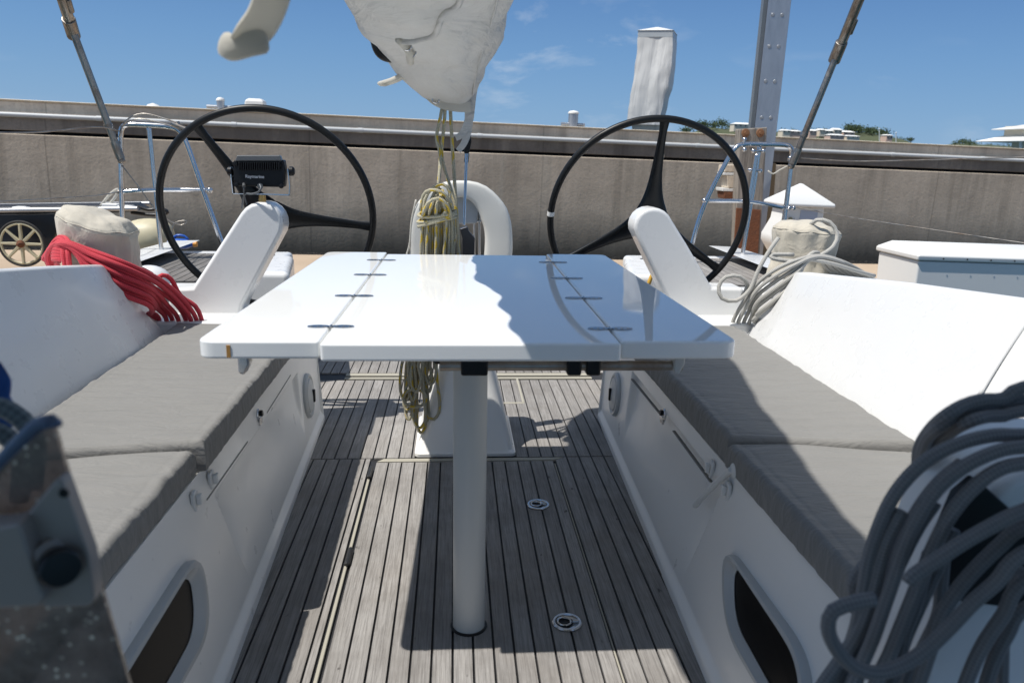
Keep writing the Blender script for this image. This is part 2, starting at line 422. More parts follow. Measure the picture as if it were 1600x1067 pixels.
# --- seat bases with their recessed side walls
def fxo(s, Y): return CX + s*(.53 + (Y-1.45)*.041)
def surfX(s, Y, z): t = max(0, min(1, z/.405)); return fxo(s, Y)*(1-t) + (CX+s*.612)*t
def side_wall(s):
    # s=-1 left, +1 right ; wall runs from floor edge to seat top, with a shallow recess panel
    fx = lambda Y: CX + s*(.53 + (Y-1.45)*.041)
    TOPX = CX + s*.612; TZ = .405
    if s < 0: rec = dict(y0=1.72, y1=2.70, zt=.318, ln=(1.78, .06)); 
    else: rec = dict(y0=1.66, y1=2.60, zt=.350, ln=(1.68, .12))
    y0, y1 = .55, 3.13; NY, NZ = 420, 170
    vs, fs = [], []
    for i in range(NY+1):
        Y = y0 + (y1-y0)*i/NY
        for j in range(NZ+1):
            t = j/NZ; z = TZ*t
            tt = t
            X = fx(Y)*(1-tt) + TOPX*tt
            # flange along the floor
            X -= s*.014*(1-sst(.018, .045, z))
            # recess
            yl = rec['y0'] + (rec['zt']-z)*.28
            m_ = sst(yl-.007, yl+.007, Y)*(1-sst(rec['y1']+.02, rec['y1']+.045, Y)*1.0)*(1-sst(rec['zt']-.003, rec['zt']+.003, z))
            fade = sst(.05, .26, z)
            X += s*.022*m_*fade
            my = sst(yl-.005, yl+.005, Y)*(1-sst(rec['y1']+.02, rec['y1']+.045, Y))
            X += s*.016*my*exp(-((z-rec['zt'])/.0042)**2)
            X += s*.042*m_*exp(-max(0, Y-yl)/.030)*sst(.06, .30, z)
            vs.append((X, Y, z))
    for i in range(NY):
        for j in range(NZ):
            a = i*(NZ+1)+j; q = (a, a+NZ+1, a+NZ+2, a+1)
            fs.append(q if s > 0 else q[::-1])
    mb = MB(); mb.add(vs, fs)
    # rim down to the floor, end face and the top under the cushions
    e = [(fx(y1)-s*.014, y1, 0), (CX+s*.612, y1, TZ), (CX+s*1.30, y1, TZ), (CX+s*1.30, y1, 0)]
    mb.add(e, [(0, 1, 2, 3)])
    mb.add([(CX+s*.612, y0, TZ), (CX+s*.612, y1, TZ), (CX+s*1.30, y1, TZ), (CX+s*1.30, y0, TZ)], [(0, 1, 2, 3)])
    return mb.build('seat_base', GEL_IN, boat, smooth=50)
sb = {-1: side_wall(-1), 1: side_wall(1)}
def wallpt(s, px, py, off=0):
    X = CX+s*.58
    for _ in range(14): p = bX(px, py, X); X = surfX(s, p.y, p.z)
    tu = V((surfX(s, p.y+.01, p.z)-surfX(s, p.y, p.z), .01, 0)); tv = V((surfX(s, p.y, .3)-surfX(s, p.y, .2), 0, .1))
    n_ = tu.cross(tv).normalized()
    if n_.x*s > 0: n_ = -n_
    return p+n_*off, n_
# portlights (cabin windows) low on each side wall, clipped by the frame edge in the photo
def portlight(s, outer, inner):
    O = [wallpt(s, x, y, -.002)[0] for x, y in outer]; nr = wallpt(s, *outer[0])[1]
    def fil(P, r):
        out = []
        for i, p in enumerate(P):
            a, b = P[i-1], P[(i+1) % len(P)]; da = (a-p); db = (b-p); ra = min(r, da.length*.45); rb_ = min(r, db.length*.45)
            for j in range(9):
                t = j/8; out.append((p+da.normalized()*ra)*(1-t)**2+p*2*t*(1-t)+(p+db.normalized()*rb_)*t*t)
        return out
    O = fil(O, .10); I = fil([wallpt(s, x, y, -.002)[0] for x, y in inner], .065)
    def resamp(P, k=72):
        c = sum(P, V())/len(P); L = [0]
        for i in range(len(P)): L.append(L[-1]+(P[(i+1) % len(P)]-P[i]).length)
        out = []
        for q in range(k):
            d = L[-1]*q/k; i = 0
            while L[i+1] < d: i += 1
            out.append(P[i].lerp(P[(i+1) % len(P)], (d-L[i])/(L[i+1]-L[i]+1e-9)))
        return out
    O, I = resamp(O), resamp(I)
    rings = [O, [p+nr*.012 for p in O], [o.lerp(i, .12)+nr*.020 for o, i in zip(O, I)], [o.lerp(i, .45)+nr*.021 for o, i in zip(O, I)], [o.lerp(i, .62)+nr*.016 for o, i in zip(O, I)], [i+nr*.006 for i in I]]
    mb = MB(); mb.loft(rings, caps=False)
    w = mb.build('window_frame', GEL_GREY, boat, smooth=35)
    w['label'] = 'light grey moulded frame round a dark cabin window'
    g = MB(); g.add([p+nr*.0045 for p in I], [tuple(range(len(I)))])
    g.build('window_glass', DARKG, w)
portlight(-1, [(303, 852), (110, 1150), (175, 1240), (322, 985)], [(294, 888), (160, 1110), (195, 1180), (303, 985)])
portlight(1, [(1137, 845), (1276, 1035), (1262, 1190), (1141, 985)], [(1150, 874), (1259, 1050), (1248, 1145), (1150, 970)])
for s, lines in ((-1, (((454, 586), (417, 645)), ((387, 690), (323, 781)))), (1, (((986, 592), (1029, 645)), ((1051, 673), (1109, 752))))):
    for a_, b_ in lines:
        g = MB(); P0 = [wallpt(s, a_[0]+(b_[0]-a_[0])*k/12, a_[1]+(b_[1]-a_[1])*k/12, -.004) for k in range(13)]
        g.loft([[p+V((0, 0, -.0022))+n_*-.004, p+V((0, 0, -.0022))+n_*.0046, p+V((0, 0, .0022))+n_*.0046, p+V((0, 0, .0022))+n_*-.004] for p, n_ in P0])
        g.build('locker_gap_shade', mat('gap_shade', (.22, .215, .20), .8), boat)  # dark strip paints the shade inside the locker lid gap
# round speakers
for s, c_, o_ in ((-1, (480, 618), 1), (1, (963, 616), 1)):
    p, nr = wallpt(s, *c_)
    R = .086
    sp = MB().lathe(p-nr*.004, [(R, 0), (R, .012), (R*.93, .018), (R*.86, .018), (R*.82, .014), (R*.78, .014), (R*.74, .019), (R*.5, .025), (R*.25, .028), (.001, .029)], 44, nr).build('round_speaker', GEL_GREY, boat, smooth=35)
    b = nr.cross(V((0, 1, 0))).normalized()
    MB().box(p+nr*.026+V((0, -.005, 0)), (.012, .016, .05)).build('speaker_slot', BLACKP, sp, bevel=.004)
# chrome seat-locker latches
for s, c_ in ((-1, (404, 650)), (1, (1037, 649))):
    p, nr = wallpt(s, *c_)
    lt = MB().lathe(p-nr*.002, [(.022, 0), (.022, .004), (.018, .007), (.001, .007)], 24, nr).box(p+V((0, 0, -.014))+nr*.004, (.006, .03, .022)).build('locker_latch', CHR, boat, smooth=40)
    MB().cyl(p+nr*.004+V((0, 0, .008)), p+nr*.013+V((0, 0, .008)), .009, 14).build('latch_button', BLACKP, lt, bevel=.002)
# white plastic hooks
for s, c_ in ((-1, (327, 750)), (-1, (301, 783)), (1, (1114, 733)), (1, (1140, 768))):
    p, nr = wallpt(s, *c_)
    MB().prism([p+V((0, dy, dz)) for dy, dz in ((-.014, .02), (.002, .026), (.014, .02), (.014, 0), (.004, -.024), (-.004, -.024), (-.014, 0))], nr*.009).prism([p+nr*.009+V((0, dy, dz)) for dy, dz in ((-.007, .014), (.007, .014), (.003, -.012), (-.003, -.012))], nr*.012).build('strap_hook', WPLAST, boat, bevel=.003)
# strap lever on the right side
p1, nr = wallpt(1, 1092, 790, .01); p2, _ = wallpt(1, 1150, 735, .012)
MB().tube([p1, p1.lerp(p2, .5)+nr*.004, p2], .008, 8).build('strap_lever', WPLAST, boat, smooth=60)
p3, _ = wallpt(1, 1150, 735, .004)
MB().ball(p3, .018, 14, (.5, 1, 1)).build('lever_boss', WPLAST, boat, smooth=180)

# --- backrests (coamings)
def backrest(s, seam, end, front_top, front_bot, topmid, zt0=None):
    bx = CX + s*1.035; tx = CX + s*1.20
    n_ = V((.33, 0, s*.165*-1)).normalized() if False else None
    p = V((bx, 0, .44)); q = V((tx, 0, .79)); n_ = (q-p).cross(V((0, 1, 0))).normalized()
    P = lambda a: bP(a[0], a[1], p, n_)
    S1, S0 = P(seam[0]), P(seam[1])
    E = [bP(a[0], a[1], p+V((s*.085, 0, 0)), n_) for a in end]
    out = V((s*.34, 0, -.085))
    T = [P(a) for a in topmid]
    FT = P(front_top); FB = V((bx, FT.y, .40))
    S0 = V((bx, S0.y, .40))
    A = [FB, S0, S1] + T[::-1] + [FT]
    k = len(E)
    E2 = list(E); E2[-1] = V((bx+s*.07, E2[-1].y, .40))
    B = [S0, E2[-1]] + E2[:-1][::-1] + [S1]
    mb = MB()
    nA = len(A)
    loop = A[:2] + [E2[-1]] + E2[:-1][::-1] + [S1] + T[::-1] + [FT]
    vs = [*A, *[a+out for a in A], *E2, *[e+out for e in E2]]
    oA, oE, oE2 = nA, 2*nA, 2*nA+k
    fs = [tuple(range(nA))]
    # side face B: S0(1) E_last ... E0 S1(2)
    fs.append((1, oE+k-1, *[oE+i for i in range(k-2, -1, -1)], 2))
    # top strips
    for i in range(2, nA-1): fs.append((i, i+oA, i+1+oA, i+1)[::-1])
    fs.append((2, oE, oE2, 2+oA)[::-1])
    for i in range(k-1): fs.append((oE+i, oE+i+1, oE2+i+1, oE2+i)[::-1])
    if s > 0: fs = [f[::-1] for f in fs]
    mb.add(vs, fs)
    o = mb.build('backrest', GEL, boat, bevel=.014, seg=4, ba=14)
    me = o.data; bm = bmesh.new(); bm.from_mesh(me); bmesh.ops.recalc_face_normals(bm, faces=bm.faces); bm.normal_update()
    # make the cockpit-side face look inwards
    c = [f for f in bm.faces if len(f.verts) == nA]
    if c and c[0].normal.x*s > 0: bmesh.ops.reverse_faces(bm, faces=bm.faces)
    bm.to_mesh(me); bm.free()
    return o, P
bl, PL = backrest(-1, ((152, 412), (218, 553)), [(172, 413), (190, 428), (204, 452), (212, 468), (240, 466), (252, 484), (264, 516)], (-900, 452), None, [(-500, 441), (-100, 424), (80, 414)])
br_, PR = backrest(1, ((1261, 424), (1190, 546)), [(1246, 424), (1232, 432), (1209, 465), (1190, 467), (1182, 480), (1163, 518)], (2900, 590), None, [(2000, 503), (1600, 464), (1420, 440)])
sm = MB(); sm.tube([PR((1640, 462))+V((-.001, 0, 0)), PR((1603, 505)), PR((1560, 568)), PR((1528, 620))], .0045, 6)
sm.build('backrest_bead', GEL, boat, smooth=180)
# ledges aft of the cushions
for s in (-1, 1):
    MB().box2((CX+s*.60, 2.86, .406), (CX+s*1.22, 3.16, .485)).build('seat_end_ledge', GEL, boat, bevel=.012)
# --- coaming deck carrying winches, side decks, topsides
for s in (-1, 1):
    mb = MB()
    mb.box2((CX+s*1.25, 2.45, .40), (CX+s*1.68, 3.0, .655))
    mb.build('winch_plinth', GEL, boat, bevel=.03, seg=4)
    mb = MB(); ys = [.3+.25*i for i in range(19)]
    def hb(Y): return 1.92-.05*((Y-1.5)/2)**2
    mb.loft([[(CX+s*1.58, Y, .56), (CX+s*(hb(Y)-.04), Y, .555), (CX+s*hb(Y), Y, .53), (CX+s*(hb(Y)-.03), Y, 0), (CX+s*(hb(Y)-.14), Y, -.75), (CX+s*1.3, Y, -.8)] for Y in ys], closed=False)
    mb.build('topside', GEL, boat, smooth=40)
# --- quarter decks with teak, hull quarter seats behind each wheel
for s in (-1, 1):
    xi = .62 if s > 0 else .92
    qs = MB(); qs.box2((CX+s*1.02, 3.55, 0), (CX+s*1.86, 4.78, .50)); q_o = qs.build('quarter_seat', GEL, boat, bevel=.03, seg=4)
    pk = MB(); pk.cur = 0
    pk.box2((CX+s*1.09, 3.62, .497), (CX+s*1.80, 4.60, .503)); pk.cur = 1
    x = 1.10
    while x < 1.78:
        a, b = CX+s*x, CX+s*(x+.042); pk.box2((min(a, b), 3.63, .502), (max(a, b), 4.59, .508)); x += .048
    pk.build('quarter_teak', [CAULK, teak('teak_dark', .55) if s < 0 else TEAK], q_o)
    MB().prism([(CX+s*.805, 3.62, 0), (CX+s*.90, 4.2, 0), (CX+s*1.12, 4.2, 0), (CX+s*1.12, 3.62, 0)], (0, 0, .555)).build('helm_seat_moulding', GEL, boat, bevel=.03, seg=4)
# --- helm arms
def arm(poly, Y, th, lab):
    P = [bY(x, y, Y) for x, y in poly]
    o = MB().prism(P, (0, th, 0)).build('helm_console', GEL, boat, bevel=.016, seg=4, ba=50); o['label'] = lab; return o
def arc(cx, cy, r, a0, a1, k=10): return [(cx+r*cos(radians(a0+(a1-a0)*i/k)), cy-r*sin(radians(a0+(a1-a0)*i/k))) for i in range(k+1)]
arm([(262, 512), (262, 452), (300, 449)] + arc(406, 352, 36, 148, -20) + [(379, 478), (374, 512)], 3.02, .13, 'left slanting white helm arm with rounded top')
arm([(1163, 516), (1163, 450), (1113, 449), (1074, 382)] + arc(1022, 356, 31, 22, 190) + [(1004, 388), (1044, 470), (1074, 516)], 3.02, .13, 'right slanting white helm arm with rounded top')
# --- central mainsheet pedestal
pd = MB()
def rr(x0, x1, y0, y1, z, r=.03, k=5):
    out = []
    for cx_, cy_, a0 in ((x1-r, y1-r, 0), (x0+r, y1-r, 90), (x0+r, y0+r, 180), (x1-r, y0+r, 270)):
        for i in range(k+1): a = radians(a0+90*i/k); out.append((cx_+r*cos(a), cy_+r*sin(a), z))
    return out
pd.loft([rr(-.150, .232, 2.715, 3.15, 0, .02), rr(-.150, .232, 2.715, 3.15, .012, .02), rr(-.140, .222, 2.725, 3.14, .02, .03), rr(-.115, .20, 2.745, 3.12, .12, .04), rr(-.075, .165, 2.78, 3.10, .26, .05), rr(-.05, .14, 2.80, 3.08, .38, .05), rr(-.045, .135, 2.80, 3.08, .42, .05), rr(-.04, .13, 2.81, 3.07, .44, .05)])
pd_o = pd.build('mainsheet_pedestal', GEL_IN, boat, smooth=45)
MB().box2((-.105, 2.77, .40), (-.045, 2.82, .50)).build('cleat_block', WPLAST, pd_o, bevel=.01)
MB().lathe((-.06, 2.775, .38), [(.028, 0), (.028, .025), (.001, .025)], 20, (0, -1, 0)).build('sheave', BLACKP, pd_o, bevel=.003)
# transom cross beam
MB().box2((-.8, 4.62, 0), (.87, 4.78, .10)).build('transom_step', GEL, boat, bevel=.02)
# deck vents (white domes) on the quarters
for px, py, r, s in ((232, 418, .085, -1), (1196, 433, .05, 1)):
    c = bY(px, py+8, 3.45)
    MB().lathe(c-V((0, 0, .06)), [(r*1.25, 0), (r*1.25, .012), (r*1.1, .02)]+[(r*cos(a)*1.1, .02+r*.85*sin(a)) for a in [i*pi/16 for i in range(1, 8)]], 28).build('deck_vent', GEL, boat, smooth=40)
# foreground moulding right: companionway shoulder
fg = MB(); Yf = .94
pl = [(1352, 1130), (1347, 935), (1385, 815), (1430, 710), (1458, 680), (1500, 661), (1570, 650), (1700, 645), (1900, 650), (1900, 1400), (1352, 1400)]
fg.prism([bY(x, y, Yf) for x, y in pl], (0, -.15, 0))
fg.build('companionway_shoulder', GEL, boat, bevel=.014, seg=5, ba=20)
# dark recess with instrument in it
rc = MB().prism([bY(x, y, Yf-.156) for x, y in ((1462, 905), (1470, 845), (1500, 775), (1530, 750), (1585, 800), (1660, 800), (1660, 960), (1500, 940))], (0, .02, 0)).build('instrument_recess', BLACKP, boat, bevel=.003)

# ================================================================== table
tb = thing('cockpit_table', 'glossy white folding cockpit table with drop leaves open, standing on one pole', 'table')
TZ, TH = .770, .036
def slab(x0f, x1f, x0b, x1b, yf, yb, round_=()):
    # quad with rounded named corners
    C = {'fl': V((x0f, yf, 0)), 'fr': V((x1f, yf, 0)), 'br': V((x1b, yb, 0)), 'bl': V((x0b, yb, 0))}
    order = ['fl', 'fr', 'br', 'bl']; out = []
    for i, k in enumerate(order):
        p = C[k]; a = C[order[i-1]]; b = C[order[(i+1) % 4]]; r = .035 if k in round_ else .008
        da = (a-p).normalized(); db = (b-p).normalized()
        for j in range(7):
            t = j/6; q = (p+da*r)*(1-t)**2 + p*2*t*(1-t) + (p+db*r)*t*t; out.append(q)
    return [V((q.x, q.y, TZ-TH)) for q in out]
lf = MB().prism(slab(-.484, -.2545, -.444, -.2375, 1.428, 2.72, ('fl', 'bl')), (0, 0, TH)).build('left_leaf', GEL_TABLE, tb, bevel=.009, seg=5, ba=40)
lf['label'] = 'left folding leaf, white in full sun'; lf.name = 'table_leaf'
ct = MB().prism(slab(-.2515, .3195, -.2345, .3215, 1.408, 2.672), (0, 0, TH)).build('table_centre', GEL_TABLE, tb, bevel=.009, seg=5, ba=40)
rf = MB().prism(slab(.3225, .558, .3245, .536, 1.426, 2.715, ('fr', 'br')), (0, 0, TH)).build('table_leaf', GEL_TABLE, tb, bevel=.009, seg=5, ba=40)
rf['label'] = 'right folding leaf in the shade of the sail bag'
# rust weeping down the left leaf edge
c = bY(357, 549, 1.4275); MB().box(c, (.007, .002, .024)).build('rust_mark', RUSTSTAIN, lf)
for px, py in ((463, 546), (628, 545), (868, 548)):
    pass
DCH = mat('tarnished_chrome', (.35, .36, .38), .22, 1)
for (xx, ys) in ((-.239, (1.544, 1.882, 2.21, 2.513)), (.3175, (1.533, 1.873, 2.179, 2.503))):
    for yy in ys:
        c = V((xx + (1.9-yy)*(.012 if xx < 0 else 0) - (.012 if xx < 0 else -.003)*0, yy, TZ))
        xx2 = -.253+(yy-1.42)*.0131 if xx < 0 else .321+(yy-1.42)*.0015
        c = V((xx2, yy, TZ)); hg = MB()
        for sgn in (-1, 1):
            el = [c+V((sgn*.0245+.0225*cos(a)*1.0, .012*sin(a), 0)) for a in [i*pi/12 for i in range(24)]]
            hg.prism(el, (0, 0, .0022))
        hg.cyl(c+V((0, -.008, .001)), c+V((0, .008, .001)), .003, 10)
        h_o = hg.build('leaf_hinge', DCH, tb, smooth=30)
        sc_ = MB()
        for dx in (-.038, -.025, -.013, .013, .025, .038): sc_.lathe(c+V((dx, 0, .0022)), [(.0038, 0), (.0032, .0012), (.0005, .001)], 10)
        sc_.each('hinge_screw', CHR, h_o, smooth=30)
MB().lathe((CX, 1.648, .0), [(.0385, 0), (.0385, .03), (.0385, .72), (.0385, .731)], 40).build('table_pole', gelcoat('painted_pole', (.56, .56, .53), .1, .4), tb, smooth=35)
MB().lathe((CX, 1.648, .001), [(.0445, 0), (.0445, .004), (.040, .006)], 40).build('pole_socket', BLACKP, tb, smooth=35)
MB().cyl((-.03, 1.52, .695), (.475, 1.52, .695), .0105, 14).build('support_rail', RUSTY, tb, smooth=60)
MB().cyl((-.43, 1.60, .716), (.0, 1.60, .716), .0105, 14).build('support_rail', RUSTY, tb, smooth=60)
for xc, w in ((.04, .055), (.245, .03), (.285, .03)):
    MB().box((xc, 1.52, .706), (w, .04, .056)).build('rail_clamp', BLACKP, tb, bevel=.005)
for xc, yc, s in ((.462, 1.50, 1), (-.42, 1.50, -1)):
    a = V((xc, yc, .733)); MB().prism([a+V((-.009, 0, 0)), a+V((.012, 0, 0)), a+V((.013, 0, -.03)), a+V((.002, 0, -.052)), a+V((-.009, 0, -.048))], (0, .03, 0)).build('leaf_stay', STEEL if s < 0 else LGREYP, tb, bevel=.004)

# ================================================================== cushions
def cushion(name, q, z0, h, lab, grp, r=.015, amp=.0035, seed=0):
    # q: four XY corners ff-inner, ff-outer, aft-outer, aft-inner
    q = [V((x, y, 0)) for x, y in q]; NU, NV = 70, 110; vs = []; fs = []
    Lu = (q[1]-q[0]).length; Lv = (q[3]-q[0]).length
    def P(u, v): return q[0].lerp(q[1], u).lerp(q[3].lerp(q[2], u), v)
    def w(t, L, k=.12):   # concentrate rows near the borders
        return t
    us = [0]+[.5-.5*cos(pi*i/NU) for i in range(1, NU)]+[1]; vs_ = [0]+[.5-.5*cos(pi*i/NV) for i in range(1, NV)]+[1]
    for v in vs_:
        for u in us:
            p = P(u, v); d = min(u*Lu, (1-u)*Lu, v*Lv, (1-v)*Lv)
            du = min(u, 1-u)*Lu; dv = min(v, 1-v)*Lv
            def fr(x): return 1-max(0, 1-x/r)**2
            k = sqrt(max(0, fr(du)))*sqrt(max(0, fr(dv)))
            z = z0 + h*.72 + (h*.28)*k
            z += amp*1.9*(noise.noise(V((p.x*4+seed, p.y*2.2, seed))))*k + amp*1.3*noise.noise(V((p.x*5, p.y*30+seed, 3)))*k*exp(-du/.08) + amp*.7*(1-abs(noise.noise(V((p.x*2.2+p.y*1.1, p.y*9-p.x*3, seed))))*3)*k*(exp(-du/.2)*.8+.15)
            # border puckers
            p = p + V((noise.noise(V((0, p.y*34+seed, 1)))*.0025*(1-u), 0, 0))
            z -= .0018*exp(-((dv-.022)/.003)**2)*(1 if dv < du else 0) + .0012*exp(-((du-.03)/.003)**2)
            vs.append(V((p.x, p.y, z)))
    W = NU+1
    for j in range(NV):
        for i in range(NU): fs.append((j*W+i, j*W+i+1, (j+1)*W+i+1, (j+1)*W+i))
    rim = [j for j in range(W)] + [j*W+NU for j in range(1, NV+1)] + [NV*W+i for i in range(NU-1, -1, -1)] + [j*W for j in range(NV-1, 0, -1)]
    c = sum((q[i] for i in range(4)), V())/4
    R = len(rim); prev = rim
    for lv in (.72, .35, .06, 0):
        k0 = len(vs)
        for a in rim:
            b = vs[a]; dirv = (V((b.x, b.y, 0))-c).normalized()
            off = {.72: .002, .35: .002, .06: -.001, 0: -.005}[lv] + noise.noise(V((b.x*12, b.y*15, lv*1.2+seed)))*.0035*(1 if (b-q[0]).dot(q[1]-q[0]) < .5*Lu*Lu else .2)
            vs.append(V((b.x, b.y, 0))+dirv*off+V((0, 0, z0+h*.72*lv)))
        nw = list(range(k0, k0+R))
        for i in range(R): fs.append((prev[(i+1) % R], prev[i], nw[i], nw[(i+1) % R]))
        prev = nw
    fs.append(tuple(prev[::-1]))
    o = MB().add(vs, fs).build(name, CUSH, None, smooth=70)
    me = o.data; bm = bmesh.new(); bm.from_mesh(me); bmesh.ops.recalc_face_normals(bm, faces=bm.faces); bm.to_mesh(me); bm.free()
    return tag(o, lab, 'cushion', group=grp)
G = 'grey seat cushions in the cockpit'
cushion('seat_cushion', [(-.560, 1.66), (-1.0, 1.60), (-1.03, 2.86), (-.575, 2.86)], .407, .074, 'long grey cushion on the left bench, reaching under the table leaf', G, seed=1)
cushion('seat_cushion', [(-.578, .62), (-.98, .62), (-1.0, 1.59), (-.578, 1.65)], .407, .058, 'shorter grey cushion at the near end of the left bench, behind the smoked panel', G, seed=5)
cushion('seat_cushion', [(.645, 1.665), (1.085, 1.61), (1.09, 2.84), (.640, 2.84)], .407, .074, 'long grey cushion on the right bench, crossed by the curved shadow', G, seed=9)
cushion('seat_cushion', [(.640, .86), (1.075, .86), (1.08, 1.60), (.640, 1.655)], .407, .064, 'shorter grey cushion on the right bench beside the coiled blue-grey rope', G, seed=13)
# ================================================================== wheels
def wheel(px, py, Y, R, angs, label, mark=None):
    t = thing('steering_wheel', label, 'steering wheel', group='twin steering wheels')
    c = bY(px, py, Y); ti = radians(16)
    ux = V((1, 0, 0)); uy = V((0, -sin(ti), cos(ti))); nz = ux.cross(uy)   # towards -Y
    at = lambda r, a, z=0: c + ux*(r*cos(a)) + uy*(r*sin(a)) + nz*z
    rim = MB().tube([at(R, 2*pi*i/96) for i in range(96)], .0145, 14, closed=True, smooth=False)
    ro = rim.build('rim', BLACK, t, smooth=180)
    st = MB()
    for a in (angs[0]+.62, angs[0]+2.3, angs[0]+3.9, angs[0]+5.2):
        st.tube([at(R, a+k*.006) for k in range(3)], .0151, 14, smooth=False)
    st.each('grip_seam', CARBON, ro, smooth=60)
    if mark is not None:
        MB().tube([at(R, mark+k*.011) for k in range(-2, 3)], .0152, 14, smooth=False).build('white_tape', WPLAST, ro, smooth=60)
    for a in angs:
        e = ux*cos(a)+uy*sin(a); f = uy*cos(a)-ux*sin(a); rings = []
        for k in range(22):
            r = .02+(R-.03)*k/21; w = .014+.045*exp(-max(0, r-.045)/.075)+.010*(1-r/R)+.006*sst(R-.06, R, r); th = .009+.012*exp(-r/.1)
            z = .028*exp(-(r/.16)**2)
            rings.append([c+e*r+f*(w*cos(q))*(1 if True else 0)+nz*(z+th*(1 if sin(q) > 0 else -1)*abs(sin(q))**.7) for q in [2*pi*j/16 for j in range(16)]])
        MB().loft(rings).build('spoke', CARBON, t, smooth=60)
    MB().lathe(c-nz*.05, [(.03, 0), (.045, .02), (.062, .045), (.060, .07), (.045, .085), (.001, .09)], 32, nz).build('hub', CARBON, t, smooth=50)
    MB().cyl(c+nz*.03, c+V((0, -.16, 0))+nz*.0, .022, 20).build('axle', STEEL, t, smooth=50)
    return c
D_ = radians
wheel(419, 334, 3.20, .419, (D_(123), D_(-7), D_(-127)), 'left black steering wheel, seen behind the chartplotter and left helm arm')
wheel(1013, 341, 3.24, .418, (D_(88), D_(-34), D_(-150)), 'right black steering wheel with a band of white tape on its rim', mark=D_(178))

# ================================================================== chartplotter on the left helm arm
cp = thing('chartplotter', 'black chartplotter seen from behind on a steel bracket above the left helm arm', 'chartplotter')
Yc = 3.05
P = lambda x, y, dy=0: bY(x, y, Yc+dy)
back = [(362, 300), (364, 250), (371, 241), (440, 242), (447, 262), (445, 292), (438, 295), (372, 293)]
b = MB(); b.prism([P(*q) for q in ((365, 250), (443, 250), (446, 268), (444, 293), (370, 291), (364, 282))], (0, .045, 0))
b.build('casing', BLACKP, cp, bevel=.006)
b = MB(); b.prism([P(*q, -.012) for q in ((367, 252), (440, 252), (437, 243), (370, 243))], (0, .03, 0)); b.build('top_facet', mat('dull_black_top', (.10, .105, .11), .25), cp, bevel=.004)
b = MB()
for i in range(19):
    x = 374+i*3.45; b.prism([P(x, 254, -.004), P(x+1.5, 254, -.004), P(x+1.5, 266, -.004), P(x, 266, -.004)], (0, -.012, 0))
b.each('cooling_fin', BLACKP, cp, bevel=.0006)
for c_ in ((368, 256), (436, 258), (370, 289), (440, 291)):
    MB().lathe(P(*c_, -.001), [(.009, 0), (.009, .008), (.005, .009), (.001, .009)], 12, (0, -1, 0)).build('corner_boss', BLACKP, cp, smooth=40)
text('Raymarine', .0165, P(398, 276.3, -.0012), (1, 0, -.015), (0, -1, 0), FLECK, cp, bold=True)
b = MB()
br = [P(359.5, 262), P(360, 275), P(363, 303.5), P(390, 304), P(425, 305), P(452, 306), P(453, 290), P(450, 264)]
for a, c2 in zip(br[:-1], br[1:]):
    d = c2-a; b.prism([a+V((0, 0, 0)), c2, c2+V((0, .028, 0)), a+V((0, .028, 0))], V((0, -1, 0)).cross(d).normalized()*.003)
b.build('steel_bracket', STEEL, cp)
for c_, sx in (((357.5, 268), -1), ((455, 268), 1)):
    MB().lathe(P(*c_)+V((-sx*.012, .014, 0)), [(.012, 0), (.018, .004), (.018, .016), (.012, .022), (.001, .022)], 16, (sx, 0, 0)).build('clamp_knob', BLACKP, cp, bevel=.002)
MB().tube([P(406, 289, -.03), P(408, 294, -.045), P(403, 301, -.045), P(392, 303.5, -.03), P(383, 303, -.01), P(380, 312, .02), P(378, 325, .05)], .004, 8).cyl(P(406.5, 291, -.005), P(406.5, 291, -.032), .011, 14).build('cable', mat('grey_cable', (.10, .11, .12), .45), cp, smooth=50)
MB().tube([P(381, 289, -.005), P(381, 297, -.02), P(382, 308, 0), P(386, 320, .03)], .003, 8).cyl(P(381, 288, 0), P(381, 292, -.02), .006, 10).build('cable', mat('grey_cable2', (.08, .085, .09), .45), cp, smooth=50)
MB().cyl(P(410, 320), P(410, 305), .013, 18).cyl(P(410, 314), P(410, 311), .016, 6).build('brass_stem', BRASS, cp, smooth=40)

# ================================================================== boom sail bag
sbg = thing('sail_bag', 'white canvas sail bag hanging over the boom end, tapering to a point above the table', 'sail bag')
# stations: Y, centre X, bottom z, widest z, left half width, right half width, top z
ST = [(3.02, -.005, 1.300, 1.335, .045, .050, 1.45), (2.97, -.01, 1.278, 1.345, .075, .085, 1.62), (2.90, -.01, 1.268, 1.40, .130, .120, 1.80), (2.78, -.02, 1.292, 1.45, .195, .150, 2.10),
      (2.60, -.03, 1.335, 1.50, .255, .190, 2.28), (2.35, -.04, 1.385, 1.52, .265, .205, 2.36), (2.0, -.055, 1.44, 1.53, .240, .222, 2.38), (1.6, -.06, 1.475, 1.55, .195, .19, 2.24),
      (1.0, -.06, 1.50, 1.58, .185, .18, 2.02), (.3, -.05, 1.53, 1.60, .18, .17, 1.84), (-.6, -.05, 1.56, 1.62, .18, .17, 1.84)]
def lerpst(Y):
    for a, b in zip(ST[:-1], ST[1:]):
        if a[0] >= Y >= b[0]:
            t = (a[0]-Y)/(a[0]-b[0]); return [x+(y-x)*t for x, y in zip(a, b)]
    return list(ST[-1])
rings = []; NS, NR = 150, 72
